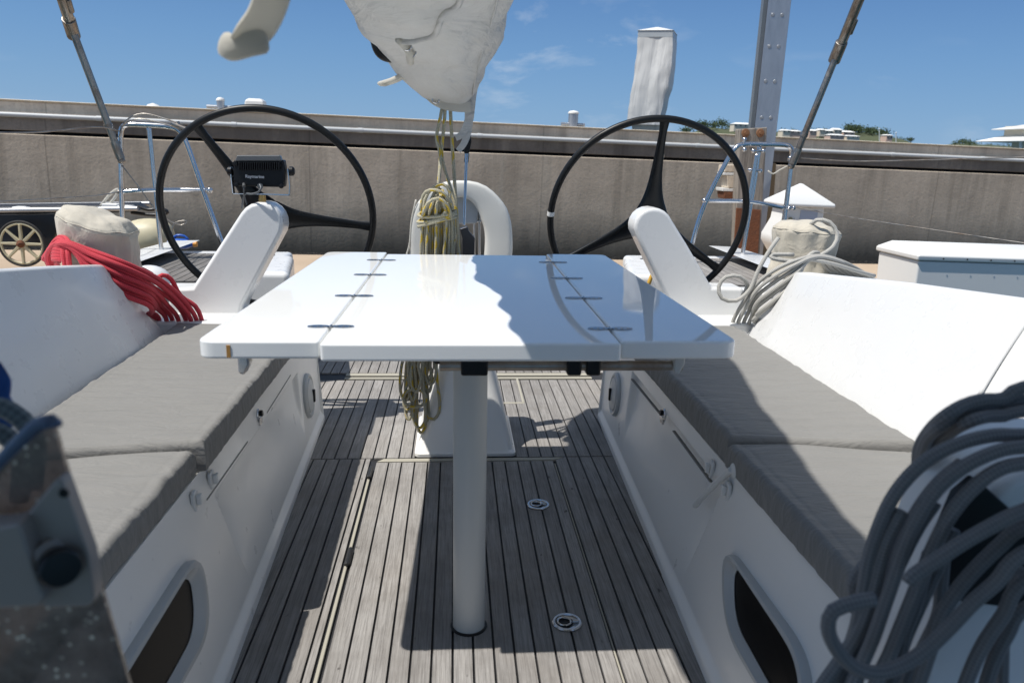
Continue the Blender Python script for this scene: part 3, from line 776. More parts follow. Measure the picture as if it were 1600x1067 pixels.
for i in range(NS+1):
    Y = 3.02-(3.62)*(i/NS)**1.25; s = lerpst(Y); ring = []
    for j in range(NR):
        a = 2*pi*j/NR; sx, cz = sin(a), -cos(a)      # a=0 bottom
        wl = s[5] if sx > 0 else s[4]
        if cz < 0: x = wl*(abs(sx)**.95)*(1 if sx > 0 else -1); z = s[3]+(s[3]-s[2])*cz*(1 if sx < 0 else abs(cz)**.35)
        else: x = wl*(abs(sx)**1.1)*(1 if sx > 0 else -1)*(1-.25*cz); z = s[3]+(s[6]-s[3])*cz
        p = V((s[1]+x, Y, z)); q = V((p.x*5.0, Y*2.2, p.z*7))
        d = noise.noise(q)*.020+noise.noise(V((p.x*9+Y*5, Y*6, p.z*9)))*.006
        cr = noise.noise(V((p.x*4+p.z*9+Y*3, (p.z+Y)*3.0-p.x*9, 4.0))); d -= .012*exp(-(cr*4.5)**2)*sst(2.0, 2.4, Y)
        cr = noise.noise(V((p.x*2.0, Y*1.2+p.x*1.5, p.z*14+Y*6))); d -= .007*exp(-(cr*4)**2)
        d += .006*sin(14*(p.z+.8*Y)+5*noise.noise(q*.7))*(1 if cz < .4 else .4)
        if x < 0: d += .035*noise.noise(V((Y*6, 3.3, 0)))*(1-sst(1.95, 2.25, Y))
        k = min(1, (3.02-Y)/.15)
        nn = V((x, 0, (z-s[3]))).normalized() if abs(x)+abs(z-s[3]) > 1e-5 else V((0, 0, 1))
        ring.append(p+nn*d*k)
    rings.append(ring)
bag_o = MB().loft(rings).build('bag', SAIL, sbg, smooth=180)
from mathutils.bvhtree import BVHTree
_bv = BVHTree.FromPolygons([v.co.copy() for v in bag_o.data.vertices], [tuple(p.vertices) for p in bag_o.data.polygons])
def OB(x, y, off=.008, dflt=2.8):
    d = ray(x, y).normalized(); h = _bv.ray_cast(CAM, d)
    return (h[0]-d*off) if h[0] is not None else bY(x, y, dflt)
S = lambda x, y, Y: bY(x, y, Y)
# hem rope along the underside, with the loose ends
MB().tube([OB(x, y, .007) for x, y in ((722, -14), (716, 8), (700, 18), (690, 28), (684, 45), (678, 56), (660, 62), (640, 66), (624, 64))], .0085, 8).build('hem_tape', SAIL, sbg, smooth=180)
MB().tube([OB(622, 62, .006), OB(634, 74, .012), OB(641, 88, .018), S(640, 104, 2.70), S(630, 118, 2.70), S(612, 127, 2.70), S(598, 131, 2.70)], lambda t: .010+.003*sin(pi*t), 8).ball(S(599, 131, 2.70), .012, 8, (1.7, 1, .8)).build('loose_tie', WEB, sbg, smooth=180)
b = MB(); rg = []
for k in range(13):
    t = k/12; p = S(580+46*t, 50+47*t+7*sin(pi*t), 2.62); w = .032*sin(pi*t)**.7+.002
    rg.append([p+V((-w*.8, -.002, -w*.55)).lerp(V((.015, .02, .02)), (1-cos(2*pi*j/10))/2) + V((0, .03*sin(2*pi*j/10), 0)) for j in range(10)])
b.loft(rg).build('dark_boom_end', BLACKP, sbg, smooth=180)
for c_ in ((636, 72), (643, 82), (681, 156)):
    p = OB(*c_, .004)
    MB().tube([p+V((.012*cos(a), -.002, .012*sin(a))) for a in [i*pi/6 for i in range(12)]], .0032, 6, closed=True, step=.004).build('eyelet', STEEL, sbg, smooth=180)
# lapped seams on the canvas
for pts in (((738, 150), (744, 120), (754, 80), (767, 40), (780, -10)),):
    MB().tube([OB(x, y, .002) for x, y in pts], .0028, 6).build('canvas_seam', SAIL, sbg, smooth=180)
# folded flaps at the tip
def ribbon(pts, w, th, wd=(1, 0, 0)):
    P = spline([V(p) for p in pts], .01); rings = []; wd = V(wd)
    for i, p in enumerate(P):
        t = (P[min(i+1, len(P)-1)]-P[max(i-1, 0)]).normalized(); u = (wd-t*wd.dot(t)).normalized(); n_ = t.cross(u)
        ww = w(i/(len(P)-1)) if callable(w) else w
        rings.append([p+u*a*ww+n_*b_*th for a, b_ in ((-.5, -.5), (0, -.6), (.5, -.5), (.5, .5), (0, .6), (-.5, .5))])
    return MB().loft(rings)
ribbon([S(738, 125, 2.93), S(735, 150, 2.94), S(734, 170, 2.95), S(732, 190, 2.96), S(722, 210, 2.96), S(712, 216, 2.96)], lambda t: .05-.028*t, .006).build('loose_flap', SAIL, sbg, smooth=60)
ribbon([S(733, 165, 2.95), S(732, 200, 2.965), S(726, 222, 2.97), S(716, 236, 2.97)], lambda t: .034-.012*t, .005).build('loose_flap', SAIL, sbg, smooth=60)
ribbon([S(662, 130, 2.84), S(672, 150, 2.86), S(690, 162, 2.88), S(712, 167, 2.9), S(735, 168, 2.92)], .035, .006, (0, 0, 1)).build('tip_hem', WEB, sbg, smooth=60)

# strap end hanging by itself, close to the camera
s_ = ribbon([bY(440, -120, .90), bY(432, -40, .92), bY(424, 0, .93), bY(410, 34, .94), bY(390, 58, .945), bY(376, 70, .95)], .040, .004, (.8, 0, .35))
wst = s_.build('webbing_strap', WEB, None, smooth=60, sub=1)
tag(wst, 'thick off-white strap hanging loose against the sky, with a folded stubby end', 'strap')
ribbon([bY(349, 66, .955), bY(362, 76, .945), bY(385, 68, .945), bY(421, 62, .95)], .031, .016, (.1, 0, 1)).build('folded_end', WEB, wst, smooth=60, sub=1)

# ================================================================== mainsheet with its coil
ms = thing('mainsheet', 'cream mainsheet rope with yellow flecks, coiled and hung from the sail bag beside the table', 'rope')
Yr = 2.775
b = MB()
b.tube([S(692, 160, 2.90), S(688, 185, 2.88), S(682, 215, 2.86), S(688, 245, 2.83), S(684, 300, 2.78)], .0062, 10)
b.tube([S(696, 160, 2.90), S(694, 195, 2.88), S(690, 235, 2.85), S(694, 262, 2.83), S(706, 300, 2.80), S(714, 340, 2.79), S(716, 402, 2.80), S(712, 470, 2.80)], .0062, 10)
b.tube([S(703, 160, 2.91), S(706, 215, 2.90), S(710, 280, 2.87), S(714, 340, 2.85), S(717, 402, 2.84), S(719, 480, 2.83)], .0065, 10)
b.build('standing_lines', ROPE_YEL, ms, smooth=180)
b = MB(); rnd = random.Random(3)
tops = 300
for i in range(12):
    x0 = 661+i*4.1; dx = rnd.uniform(-2, 2); yb = rnd.choice([600, 612, 625, 640, 655, 590, 676, 668]); dy = rnd.uniform(-.02, .02); wv = rnd.uniform(4, 11)
    xb = 655+(i-5.5)*4.2+rnd.uniform(-6, 6)
    if yb > 660: xb = 658+rnd.uniform(-4, 3)
    yy = Yr+dy
    b.tube([S(690+rnd.uniform(-9, 9), 298+rnd.uniform(-4, 6), yy), S(x0*.55+686*.45, 316, yy-.012), S(x0, 340, yy-.004), S(x0+dx-2, 395, yy), S(x0-4, 480, yy), S(xb+wv*.6, 560, yy-.01),
            S(xb+wv, yb-22, yy-.02), S(xb+wv*.5, yb-3, yy-.025), S(xb-wv*.1, yb, yy-.025), S(xb-wv*.8, yb-8, yy-.02), S(xb-wv, yb-30, yy-.012), S(xb-wv*.4, 560, yy+.008), S(x0-5, 480, yy+.012), S(x0+2, 400, yy+.012), S(x0+3, 345, yy+.012), S(690, 312, yy+.012)], .0058, 9, step=.015)
b.tube([S(644, 572, Yr-.02), S(636, 600, Yr-.02), S(631, 632, Yr-.02), S(637, 641, Yr-.025), S(644, 630, Yr-.02), S(640, 600, Yr-.02), S(650, 570, Yr-.02)], .0058, 9)
b.tube([S(648+18*cos(a), 622+14*sin(a), Yr-.035) for a in [i*pi/5 for i in range(10)]], .0058, 9, closed=True)
b.build('hanging_coil', ROPE_YEL, ms, smooth=180)
b = MB()
for k, (yy, r_) in enumerate(((333, 1.0), (340, 1.04), (347, 1.0))):
    c = S(683, yy, Yr+.004)
    b.tube([c+V((.066*r_*cos(a), .034*sin(a), .010*sin(a*1+k)+.008*cos(a))) for a in [i*pi/8 for i in range(16)]], .006, 9, closed=True, step=.012)
b.tube([S(660, 338, Yr-.03), S(668, 318, Yr-.04), S(685, 310, Yr-.045), S(700, 322, Yr-.04), S(705, 340, Yr-.02)], .006, 9)
b.tube([S(662, 342, Yr-.02), S(664, 312, Yr-.02), S(676, 294, Yr-.02), S(692, 288, Yr-.025), S(703, 300, Yr-.02), S(700, 325, Yr-.02), S(690, 338, Yr-.03)], .006, 9)
b.tube([S(657, 330, Yr-.01), S(661, 306, Yr-.01), S(672, 297, Yr-.03), S(690, 300, Yr-.04), S(704, 316, Yr-.02), S(708, 332, Yr)], .006, 9)
b.build('hitch_wraps', ROPE_YEL, ms, smooth=180)
# steel link between bag and pedestal
vg = thing('mainsheet_tackle', 'steel rod and black swivel block running down from the sail bag tip to the pedestal', 'tackle')
b = MB().cyl(S(729, 240, 2.98), S(725, 352, 2.94), .0058, 12).cyl(S(731, 196, 2.98), S(729, 216, 2.98), .004, 8); b.build('steel_rod', STEEL, vg, smooth=50)
MB().prism([S(x, y, 2.97) for x, y in ((727, 212), (735, 208), (737, 222), (733, 240), (725, 240))], (0, .03, 0)).build('block', BLACKP, vg, bevel=.004)
MB().cyl(S(730, 240, 2.985), S(728.5, 254, 2.98), .0095, 12).build('swivel', RUSTY, vg, smooth=50)
MB().prism([S(x, y, 2.93) for x, y in ((718, 358), (730, 354), (733, 362), (742, 372), (741, 470), (722, 470), (722, 372))], (0, .04, 0)).build('lower_block', mat('dark_metal', (.05, .05, .055), .35, .7), vg, bevel=.004)
MB().cyl((.0, 2.95, .43), (.0, 2.95, .60), .012, 12).build('lower_pin', STEEL, vg, smooth=50)

# ================================================================== horseshoe life buoy on the stern rail
lb = thing('life_buoy', 'white horseshoe life buoy mounted upright at the stern behind the rope coil', 'life buoy')
Yl = 4.55
path = spline([S(x, y, Yl) for x, y in ((672, 470), (664, 420), (662, 370), (668, 335), (690, 305), (720, 295), (750, 305), (772, 335), (779, 370), (776, 420), (766, 470))], .03)
rings = []
for i, p in enumerate(path):
    t = (path[min(i+1, len(path)-1)]-path[max(i-1, 0)]).normalized(); u = V((0, 1, 0)); v_ = t.cross(u).normalized(); k = .8+.2*min(1, min(i, len(path)-1-i)/4)
    rings.append([p+(v_*((.046+.036*min(1, abs(p.x-S(721, 300, Yl).x)/.19)**1.3)*abs(cos(a))**.4*(1 if cos(a) > 0 else -1))+u*(.05*abs(sin(a))**.45*(1 if sin(a) > 0 else -1)))*k*(1+.03*noise.noise(p*9)) for a in [2*pi*j/24 for j in range(24)]])
MB().loft(rings).build('buoy_cover', mat('buoy_vinyl', (.66, .65, .60), .45), lb, smooth=60)
pth = [p+V((0, -.057, 0)) for p in path]
pass
MB().prism([S(x, y, Yl+.01) for x, y in ((712, 306), (743, 306), (749, 330), (745, 350), (712, 350))], (0, .10, 0)).build('light_case', LGREYP, lb, bevel=.01)
b = MB()
for a, c2 in (((749, 315), (749, 470)), ((741, 350), (741, 470)), ((700, 345), (700, 470)), ((690, 346), (752, 346)), ((702, 322), (745, 322))): b.cyl(S(*a, Yl+.05), S(*c2, Yl+.05), .0085, 10)
b.each('mounting_bar', STEEL, lb, smooth=60)
MB().tube([S(x, y, Yl-.04) for x, y in ((650, 312), (643, 345), (640, 380), (634, 402))], .005, 8).build('lanyard', WEB, lb, smooth=180)

# ================================================================== pushpits
pl_ = thing('stern_rail', 'polished stainless stern rail behind the left wheel, with a square top corner', 'rail', group='stainless stern rails')
R_ = .0135
def q4(pts, Y): return [S(x, y, Y) for x, y in pts]
MB().tube(q4(((194, 420), (191, 340), (189, 260), (188.5, 215), (191, 200), (201, 195), (235, 196), (268, 199), (281, 206), (292, 226), (318, 300), (350, 388)), 4.35), R_, 12).build('top_loop', STEEL, pl_, smooth=180)
MB().tube(q4(((232, 197), (238, 250), (246, 330), (253, 400)), 4.36), R_*.9, 12).build('upright', STEEL, pl_, smooth=180)
MB().tube(q4(((190, 300), (240, 297), (326, 297)), 4.35), R_*.85, 12).ball(S(328, 297.5, 4.35), .016, 10).build('mid_rail', STEEL, pl_, smooth=180)
MB().tube(q4(((186, 215), (196, 190), (222, 178), (258, 186), (288, 197)), 4.3), .004, 8).tube(q4(((188, 198), (215, 186), (250, 192), (286, 204)), 4.32), .003, 8).each('bowed_wire', RUSTY, pl_, smooth=180)
MB().cyl(S(268, 193, 4.3), S(290, 202, 4.3), .012, 10).cyl(S(278, 190, 4.3), S(283, 206, 4.3), .008, 8).each('wire_terminal', RUSTY, pl_, smooth=60)
pr_ = thing('stern_rail', 'polished stainless stern rail behind the right wheel, beside the tall aluminium pile', 'rail', group='stainless stern rails')
MB().tube(q4(((1078, 392), (1095, 335), (1118, 285), (1140, 245), (1150, 231), (1162, 226), (1195, 226), (1226, 227), (1236, 232), (1237, 245), (1231, 300), (1222, 370), (1216, 410)), 4.40), R_, 12).build('top_loop', STEEL, pr_, smooth=180)
MB().tube(q4(((1187, 227), (1180, 280), (1168, 350), (1160, 400)), 4.41), R_*.9, 12).tube(q4(((1183, 240), (1174, 290), (1164, 350)), 4.36), R_*.7, 12).each('upright', STEEL, pr_, smooth=180)
MB().tube(q4(((1102, 314), (1170, 315), (1226, 325)), 4.40), R_*.85, 12).ball(S(1101, 313.5, 4.4), .016, 10).build('mid_rail', STEEL, pr_, smooth=180)
b = MB()
for x, y in ((1163, 218), (1163, 234), (1177, 236), (1193, 236), (1172, 266), (1188, 267), (1235, 247), (1233, 325), (1240, 325)): b.ball(S(x, y, 4.38), .013, 10)
b.cyl(S(1175, 236, 4.38), S(1195, 236, 4.38), .006, 8).cyl(S(1170, 266, 4.38), S(1190, 267, 4.38), .006, 8).cyl(S(1163, 216, 4.4), S(1163, 236, 4.4), .006, 8)
b.lathe(S(1235, 252, 4.40), [(.02, 0), (.02, .02)], 12)
b.each('rail_clamp', STEEL, pr_, smooth=60)
MB().tube(q4(((1200, 267), (1208, 272), (1218, 266), (1230, 260)), 4.38), .004, 8).build('lashing', WEB, pr_, smooth=180)
# lifelines
for lab, pts, Y2 in (('thin steel lifeline running off from the right stern rail over the dock box', ((1236, 323), (1330, 340), (1450, 358), (1640, 386)), 1),
                     ('thin steel wire slanting down from the left stern rail towards the deck', ((190, 258), (215, 290), (250, 335), (283, 352), (292, 345), (272, 350), (268, 380)), 0)):
    if Y2: P = [S(pts[0][0], pts[0][1], 4.4), S(1330, 340, 4.0), S(1450, 358, 3.6), S(1640, 386, 3.1)]
    else: P = [S(x, y, 4.3) for x, y in pts]
    tag(MB().tube(P, .0032, 6).build('lifeline', RUSTY, None, smooth=180), lab, 'wire', group='thin steel wires')
tag(MB().tube([S(186, 205, 4.35), S(150, 197, 3.9), S(80, 205, 3.5), S(-40, 210, 3.1)][:1] + [S(150, 199, 4.0), S(60, 207, 3.6), S(-40, 207, 3.2)], .0032, 6).build('lifeline', RUSTY, None, smooth=180), 'thin steel lifeline running off left from the top of the left stern rail', 'wire', group='thin steel wires')
tag(MB().tube([S(186, 300, 4.35), S(150, 306, 4.0), S(60, 312, 3.6), S(-40, 318, 3.2)], .0032, 6).ball(S(186, 300, 4.35), .012, 8).build('lifeline', RUSTY, None, smooth=180), 'lower thin steel lifeline running left from the middle of the left stern rail', 'wire', group='thin steel wires')
tag(MB().tube([S(1237, 246, 4.4), S(1330, 252, 4.0), S(1450, 250, 3.6), S(1640, 245, 3.1)], .0032, 6).build('lifeline', RUSTY, None, smooth=180), 'upper thin steel lifeline running right in front of the grey pipe on the wall', 'wire', group='thin steel wires')
# backstays
def stay(lab, a, m, e, Y, off):
    t = thing('backstay', lab, 'backstay', group='backstay legs'); A, B_, C = S(*a, Y), S(*m, Y-.1), S(*e, Y-.35)
    o = V((off, 0, 0))
    MB().cyl(A, B_, .0165, 14).cyl(A+o*.8, B_+o*.8, .011, 12).each('lower_rod', RUSTY, t, smooth=60)
    d = (C-B_)
    C2 = B_+d*1.6
    MB().cyl(B_, C2, .024, 16).cyl(B_+o*1.3, C2+o*1.3, .013, 12).cyl(B_-o*1.2, C2-o*1.2, .008, 12).each('upper_tube', RUSTY, t, smooth=60)
    dn = d.normalized(); MB().cyl(B_-dn*.05, B_+dn*.07, .032, 16).build('collar', RUSTY, t, bevel=.004)
    MB().cyl(B_+dn*.12+o*2, B_+dn*.2+o*2, .016, 10).build('cleat_bolt', RUSTY, t, bevel=.003)
    dd = (B_-A).normalized(); MB().cyl(A-dd*.04, A+dd*.05, .022, 14).ball(A-dd*.05, .02, 10).cyl(A+dd*.12, A+dd*.14, .022, 14).each('toggle', RUSTY, t, smooth=60)
stay('tarnished backstay rod rising from the left stern rail to the top left corner', (184, 236), (112, 46), (88, -30), 4.30, .012)
stay('dark tarnished backstay rod rising from the right stern rail to the top of the photo', (1242, 246), (1308, 84), (1350, -20), 4.35, .012)

# ================================================================== winches under canvas covers with rope round them
def cover(px0, px1, pyt, Y, zb, lab, seed, tilt=0):
    a, b_ = S(px0, pyt, Y), S(px1, pyt, Y); c = (a+b_)/2; R = (b_.x-a.x)/2; ht = c.z-zb; rings = []
    prof = [(1.02, 0), (.98, .1), (.93, .3), (.96, .5), (1.0, .68), (1.02, .80), (.97, .87), (.82, .95), (.5, 1.0), (.2, 1.01), (.01, 1.012)]
    N_ = 64; fine = []
    for (r1, z1), (r2, z2) in zip(prof[:-1], prof[1:]):
        for k in range(5): fine.append((r1+(r2-r1)*k/5, z1+(z2-z1)*k/5))
    fine.append(prof[-1])
    for r, z in fine:
        ring = []
        for j in range(N_):
            an = 2*pi*j/N_; f = .10*noise.noise(V((cos(an)*2.2, sin(an)*2.2, z*2.0+seed)))+.10*noise.noise(V((cos(an)*4+z*1.5, sin(an)*5, z*3+seed*2)))
            f += .05*sin(an*7+seed+4*z+2*noise.noise(V((z*2,an,seed))))*max(0, .8-z)
            zz = z+ (.05*noise.noise(V((cos(an)*r*2, sin(an)*r*2, seed+7))) + tilt*cos(an)*r) * sst(.5, .9, z)
            ring.append(V((c.x, Y, zb))+V((cos(an)*R*r*(1+f), sin(an)*R*r*(1+f), zz*ht)))
        rings.append(ring)
    o = MB().loft(rings).build('winch_cover', CANVAS, None, smooth=180)
    tag(o, lab, 'winch cover', group='canvas winch covers')
    seam = [p+V((0, 0, .001)) for p in rings[27]]
    MB().tube([V((c.x, Y, q.z))+(q-V((c.x, Y, q.z)))*1.005 for q in seam[::2]], .0022, 5, closed=True).build('stitched_seam', CANVAS, o, smooth=180)
    return V((c.x, Y, zb)), R
cL, RL = cover(91, 206, 330, 2.80, .655, 'beige canvas cover over the left winch, wrapped by red rope', 2.0, -.16)
cR, RR = cover(1214, 1308, 346, 3.0, .655, 'beige canvas cover over the right winch, wrapped by pale grey rope', 6.0, -.05)
# red rope
rnd = random.Random(11)
rr_ = MB()
for i in range(8):
    e = rnd.uniform(-3, 3); lay = (i % 2)*.012
    pts = [S(82-i*2+e, 424-i*3, 2.76), S(74+i*3+e, 398-i*4, 2.72), S(96+i*3+e, 378+i*2.0, 2.66-lay), S(140, 391+i*5.0+e*.6, 2.655-lay), S(188+e, 408+i*7.2, 2.66-lay),
           S(224+i*1.0, 424+i*7.5+e*.5, 2.71-lay), S(254-i*2.4-e, 440+i*6.8, 2.78-lay), S(284-i*7.5+e*1.5, 466+i*3.5, 2.84-lay), S(306-i*9.5+e*.8, 496, 2.88-lay), S(310-i*9.5+e*.6, 522, 2.92)]
    rr_.tube(pts, .0085, 10, step=.015)
for i in range(5):
    rr_.tube([S(92, 385+i*8, 2.9), S(76+i*2, 392+i*4, 2.80), S(86, 384+i*5, 2.68), S(106, 390+i*4, 2.655)], .0085, 10, step=.015)
rr_.tube([S(95, 372, 2.72), S(98, 392, 2.655), S(101, 410, 2.65), S(103, 424, 2.65)], .0085, 10)
rr_.tube([S(103, 372, 2.72), S(106, 392, 2.65), S(108, 410, 2.645), S(110, 424, 2.645)], .0085, 10)
rr_.tube([S(240, 440, 2.80), S(254, 430, 2.82), S(268, 437, 2.84), S(282, 462, 2.86), S(305, 478, 2.88), S(314, 496, 2.89), S(317, 510, 2.90), S(317, 520, 2.9)], .0085, 10)
rr_.tube([S(215, 418, 2.85), S(236, 428, 2.86), S(252, 448, 2.87)], .0085, 10)
tag(rr_.build('rope_coil', ROPE_RED, None, smooth=180), 'red braided rope wrapped round the left winch and draped over the coaming', 'rope')
# pale rope on the right
wr_ = MB(); rnd = random.Random(5)
for i in range(7):
    e = rnd.uniform(-3, 3); lay = (i % 2)*.012
    wr_.tube([S(1385-i*8, 452, 2.95), S(1352-i*10, 428-i*1.5, 2.88), S(1318-i*7, 409-i*2+e, 2.82-lay), S(1280-i*4, 400+i*1.5, 2.80-lay), S(1240+e, 408+i*6.4, 2.78-lay), S(1206, 424+i*9+e, 2.79-lay), S(1180+e, 446+i*9.0, 2.82-lay), S(1160+i*5, 474+i*5.6+e, 2.85-lay), S(1146+i*8, 500+i*2, 2.88-lay), S(1142+i*8, 522, 2.90)], .0078, 10, step=.015)
wr_.tube([S(1262, 356, 2.93), S(1276, 344, 2.89), S(1296, 347, 2.87), S(1308, 365, 2.86), S(1302, 385, 2.84), S(1275, 402, 2.82), S(1240, 408, 2.81), S(1208, 404, 2.82), S(1207, 398, 2.83), S(1240, 398, 2.83)], .0078, 10)
wr_.tube([S(1216, 372, 2.85), S(1200, 395, 2.83), S(1184, 424, 2.82), S(1172, 452, 2.82), S(1150, 470, 2.82), S(1128, 466, 2.82), S(1123, 448, 2.83), S(1134, 433, 2.83), S(1156, 432, 2.83), S(1168, 446, 2.84), S(1160, 462, 2.85)], .0078, 10)
wr_.tube([S(1207, 400, 2.84), S(1230, 409, 2.81), S(1260, 405, 2.79), S(1300, 412, 2.79), S(1340, 424, 2.82), S(1366, 431, 2.86)], .0078, 10)
tag(wr_.build('rope_coil', ROPE_WHITE, None, smooth=180), 'pale grey braided rope heaped over the right winch cover and coaming', 'rope')

# ================================================================== near right: blue-grey rope hung in a coil
c7 = lambda x, y: (1100+x/2.104, 560+y/2.104)
gr = MB()
strands = [
 ([(1300, 130), (1052, 140), (980, 160), (900, 165), (830, 188), (775, 222), (735, 262), (715, 320), (712, 380)], .77, .10),
 ([(1300, 70), (1052, 95), (985, 132), (915, 136), (850, 155), (785, 195), (735, 245), (705, 300), (700, 370)], .765, .11),
 ([(1300, 170), (1052, 172), (985, 188), (930, 190), (860, 212), (800, 250), (750, 300), (730, 360)], .755, .12),
 ([(760, 470), (700, 560), (640, 680), (600, 780), (565, 860), (530, 960), (500, 1067), (480, 1200)], .735, 0),
 ([(820, 560), (770, 680), (715, 800), (670, 900), (640, 980), (600, 1067), (560, 1200)], .73, 0),
 ([(650, 500), (600, 600), (570, 700), (545, 800), (505, 900), (440, 1000), (380, 1090), (350, 1200)], .715, 0),
 ([(790, 620), (780, 740), (770, 840), (720, 950), (660, 1067), (640, 1200)], .74, 0),
 ([(1052, 690), (1010, 780), (985, 880), (980, 1000), (975, 1200)], .73, 0),
 ([(1300, 240), (1052, 252), (955, 252), (850, 276), (750, 322), (675, 385), (615, 465), (572, 560), (540, 660), (522, 760), (500, 880), (465, 980), (420, 1080), (400, 1200)], .72, 0),
 ([(1300, 280), (1052, 290), (955, 308), (850, 358), (765, 430), (705, 520), (662, 610), (628, 710), (590, 820), (555, 920), (515, 1010), (470, 1110), (450, 1200)], .70, 0),
 ([(1300, 330), (1052, 345), (955, 372), (870, 440), (800, 530), (745, 640), (700, 750), (655, 860), (610, 970), (560, 1080), (540, 1200)], .69, 0),
 ([(850, 345), (780, 400), (715, 480), (660, 580), (612, 700), (578, 800), (540, 900), (500, 960), (450, 1050), (425, 1200)], .73, 0),
 ([(1300, 420), (1052, 500), (950, 548), (850, 605), (760, 665), (690, 712), (672, 735)], .66, 0),
 ([(1300, 480), (1052, 555), (975, 612), (880, 705), (812, 790), (772, 860), (745, 950), (700, 1090), (680, 1200)], .68, 0),
 ([(1300, 560), (1052, 640), (960, 735), (885, 800), (805, 885), (722, 962), (640, 1012), (560, 1032), (485, 1008), (432, 948), (408, 885), (425, 828), (500, 800), (560, 790)], .645, 0),
 ([(1300, 640), (1052, 735), (985, 840), (915, 945), (860, 1070), (830, 1200)], .67, 0),
 ([(1300, 760), (1060, 820), (1000, 900), (950, 1000), (920, 1100), (900, 1200)], .69, 0),
 ([(740, 640), (720, 720), (690, 820), (660, 900), (640, 1000), (600, 1100), (580, 1200)], .72, 0),
 ([(560, 640), (520, 690), (490, 740), (500, 780), (540, 800)], .75, 0),
]
for pts, Y, dy in strands:
    k = len(pts)
    gr.tube([bY(*c7(x, y), Y+(dy+.09)*max(0, i-k+4)/3*(dy > 0)) for i, (x, y) in enumerate(pts)], .0073, 14, step=.008)
tag(gr.build('rope_coil', ROPE_GREY, None, smooth=180), 'thick blue-grey braided rope hanging in loops close up at the right edge', 'rope')

# ================================================================== near left: smoked washboard panel with latch
sm_ = mat('smoked_acrylic', (.16, .145, .14), .22, Coat_Weight=1.0, Coat_Roughness=.05); n = N(sm_)
v = n.coord()
sp = n.ramp(n.n('ShaderNodeTexVoronoi', {'Vector': v, 'Scale': 150, 'Randomness': 1.0}).outputs['Distance'], [(.18, 1.0), (.30, 0.0)])
msk = n.ramp(n.noise(v, 16, 4, .6), [(.50, 0.0), (.57, 1.0)])
f = n.math('MULTIPLY', sp, msk)
cc = n.mix(n.ramp(n.noise(v, 30, 6, .7), [(.35, 0.0), (.65, .9)]), (.19, .135, .11), (.52, .40, .32))  # warm brown tones put in to offset the bluish sky reflection
n.color(n.mix(f, cc, (1.0, .86, .66)));  # pale specks paint the sparkle of splash drops into the colour
n.bump(n.noise(v, 60, 4), .2, .002)
tr = n.n('ShaderNodeBsdfTransparent', {'Color': (.50, .45, .44, 1)}); mx = n.n('ShaderNodeMixShader', {0: n.math('MULTIPLY', n.ramp(f, [(0, 1.0), (.5, 0.0)]), .45), 1: n.b.outputs[0], 2: tr.outputs[0]})
n.link(mx.outputs[0], n.t.nodes['Material Output'].inputs['Surface'])
wp = thing('washboard', 'dark smoked acrylic companionway panel with splash specks and painted sparkle, close up at the left edge', 'panel')
Yw = .52
MB().prism([bY(x, y, Yw) for x, y in ((82, 659), (201, 1067), (240, 1200), (-200, 1200), (-200, 930), (0, 727))], (-.004, .012, 0)).build('acrylic_sheet', sm_, wp, bevel=.002)
EDG = mat('acrylic_edge_reflection', (.10, .13, .20), .15)  # bluish colour paints the reflection along the panel's top edge
MB().tube([bY(x, y, Yw+.004) for x, y in ((-60, 790), (0, 724), (40, 682), (60, 664), (82, 658), (84, 664))], .0055, 10).build('polished_edge', EDG, wp, smooth=180)
LAT = mat('dull_pewter_latch', (.34, .30, .275), .4, .2); n = N(LAT); n.bump(n.noise(n.coord(), 400, 3), .2, .001)
MB().prism([bY(x, y, Yw-.02) for x, y in ((26, 822), (88, 748), (98, 752), (140, 868), (148, 935), (140, 948), (70, 950), (58, 940))], (0, .014, 0)).build('latch_plate', LAT, wp, bevel=.002)
MB().prism([bY(x, y, Yw-.035) for x, y in ((0, 824), (30, 818), (68, 935), (62, 948), (0, 952), (-80, 950), (-80, 830))], (0, .022, 0)).build('latch_body', LAT, wp, bevel=.0025)
kc = bY(86, 876, Yw-.022); ka = V((.62, -.75, .05)).normalized()
rings = []
for r, z in ((.0075, 0), (.0075, .006), (.0125, .007), (.0130, .0085), (.0130, .0155), (.0122, .017), (.001, .0175)):
    ax = ka.orthogonal().normalized(); ay = ka.cross(ax)
    rings.append([kc+ka*z+(ax*cos(a)+ay*sin(a))*(r*(1+(.035 if (j % 2 and r > .0126) else 0))) for j, a in enumerate([2*pi*j/72 for j in range(72)])])
MB().loft(rings).build('latch_knob', mat('black_knob', (.02, .02, .022), .35, .3), wp, smooth=25)
MB().lathe(kc-ka*.002, [(.016, 0), (.016, .003), (.009, .006)], 24, ka).build('knob_washer', LAT, wp, smooth=30)
MB().lathe(bY(100, 770, Yw-.021), [(.0035, 0), (.003, .0012), (.001, .0012)], 12, (0, -1, 0)).build('latch_screw', BLACKP, wp)
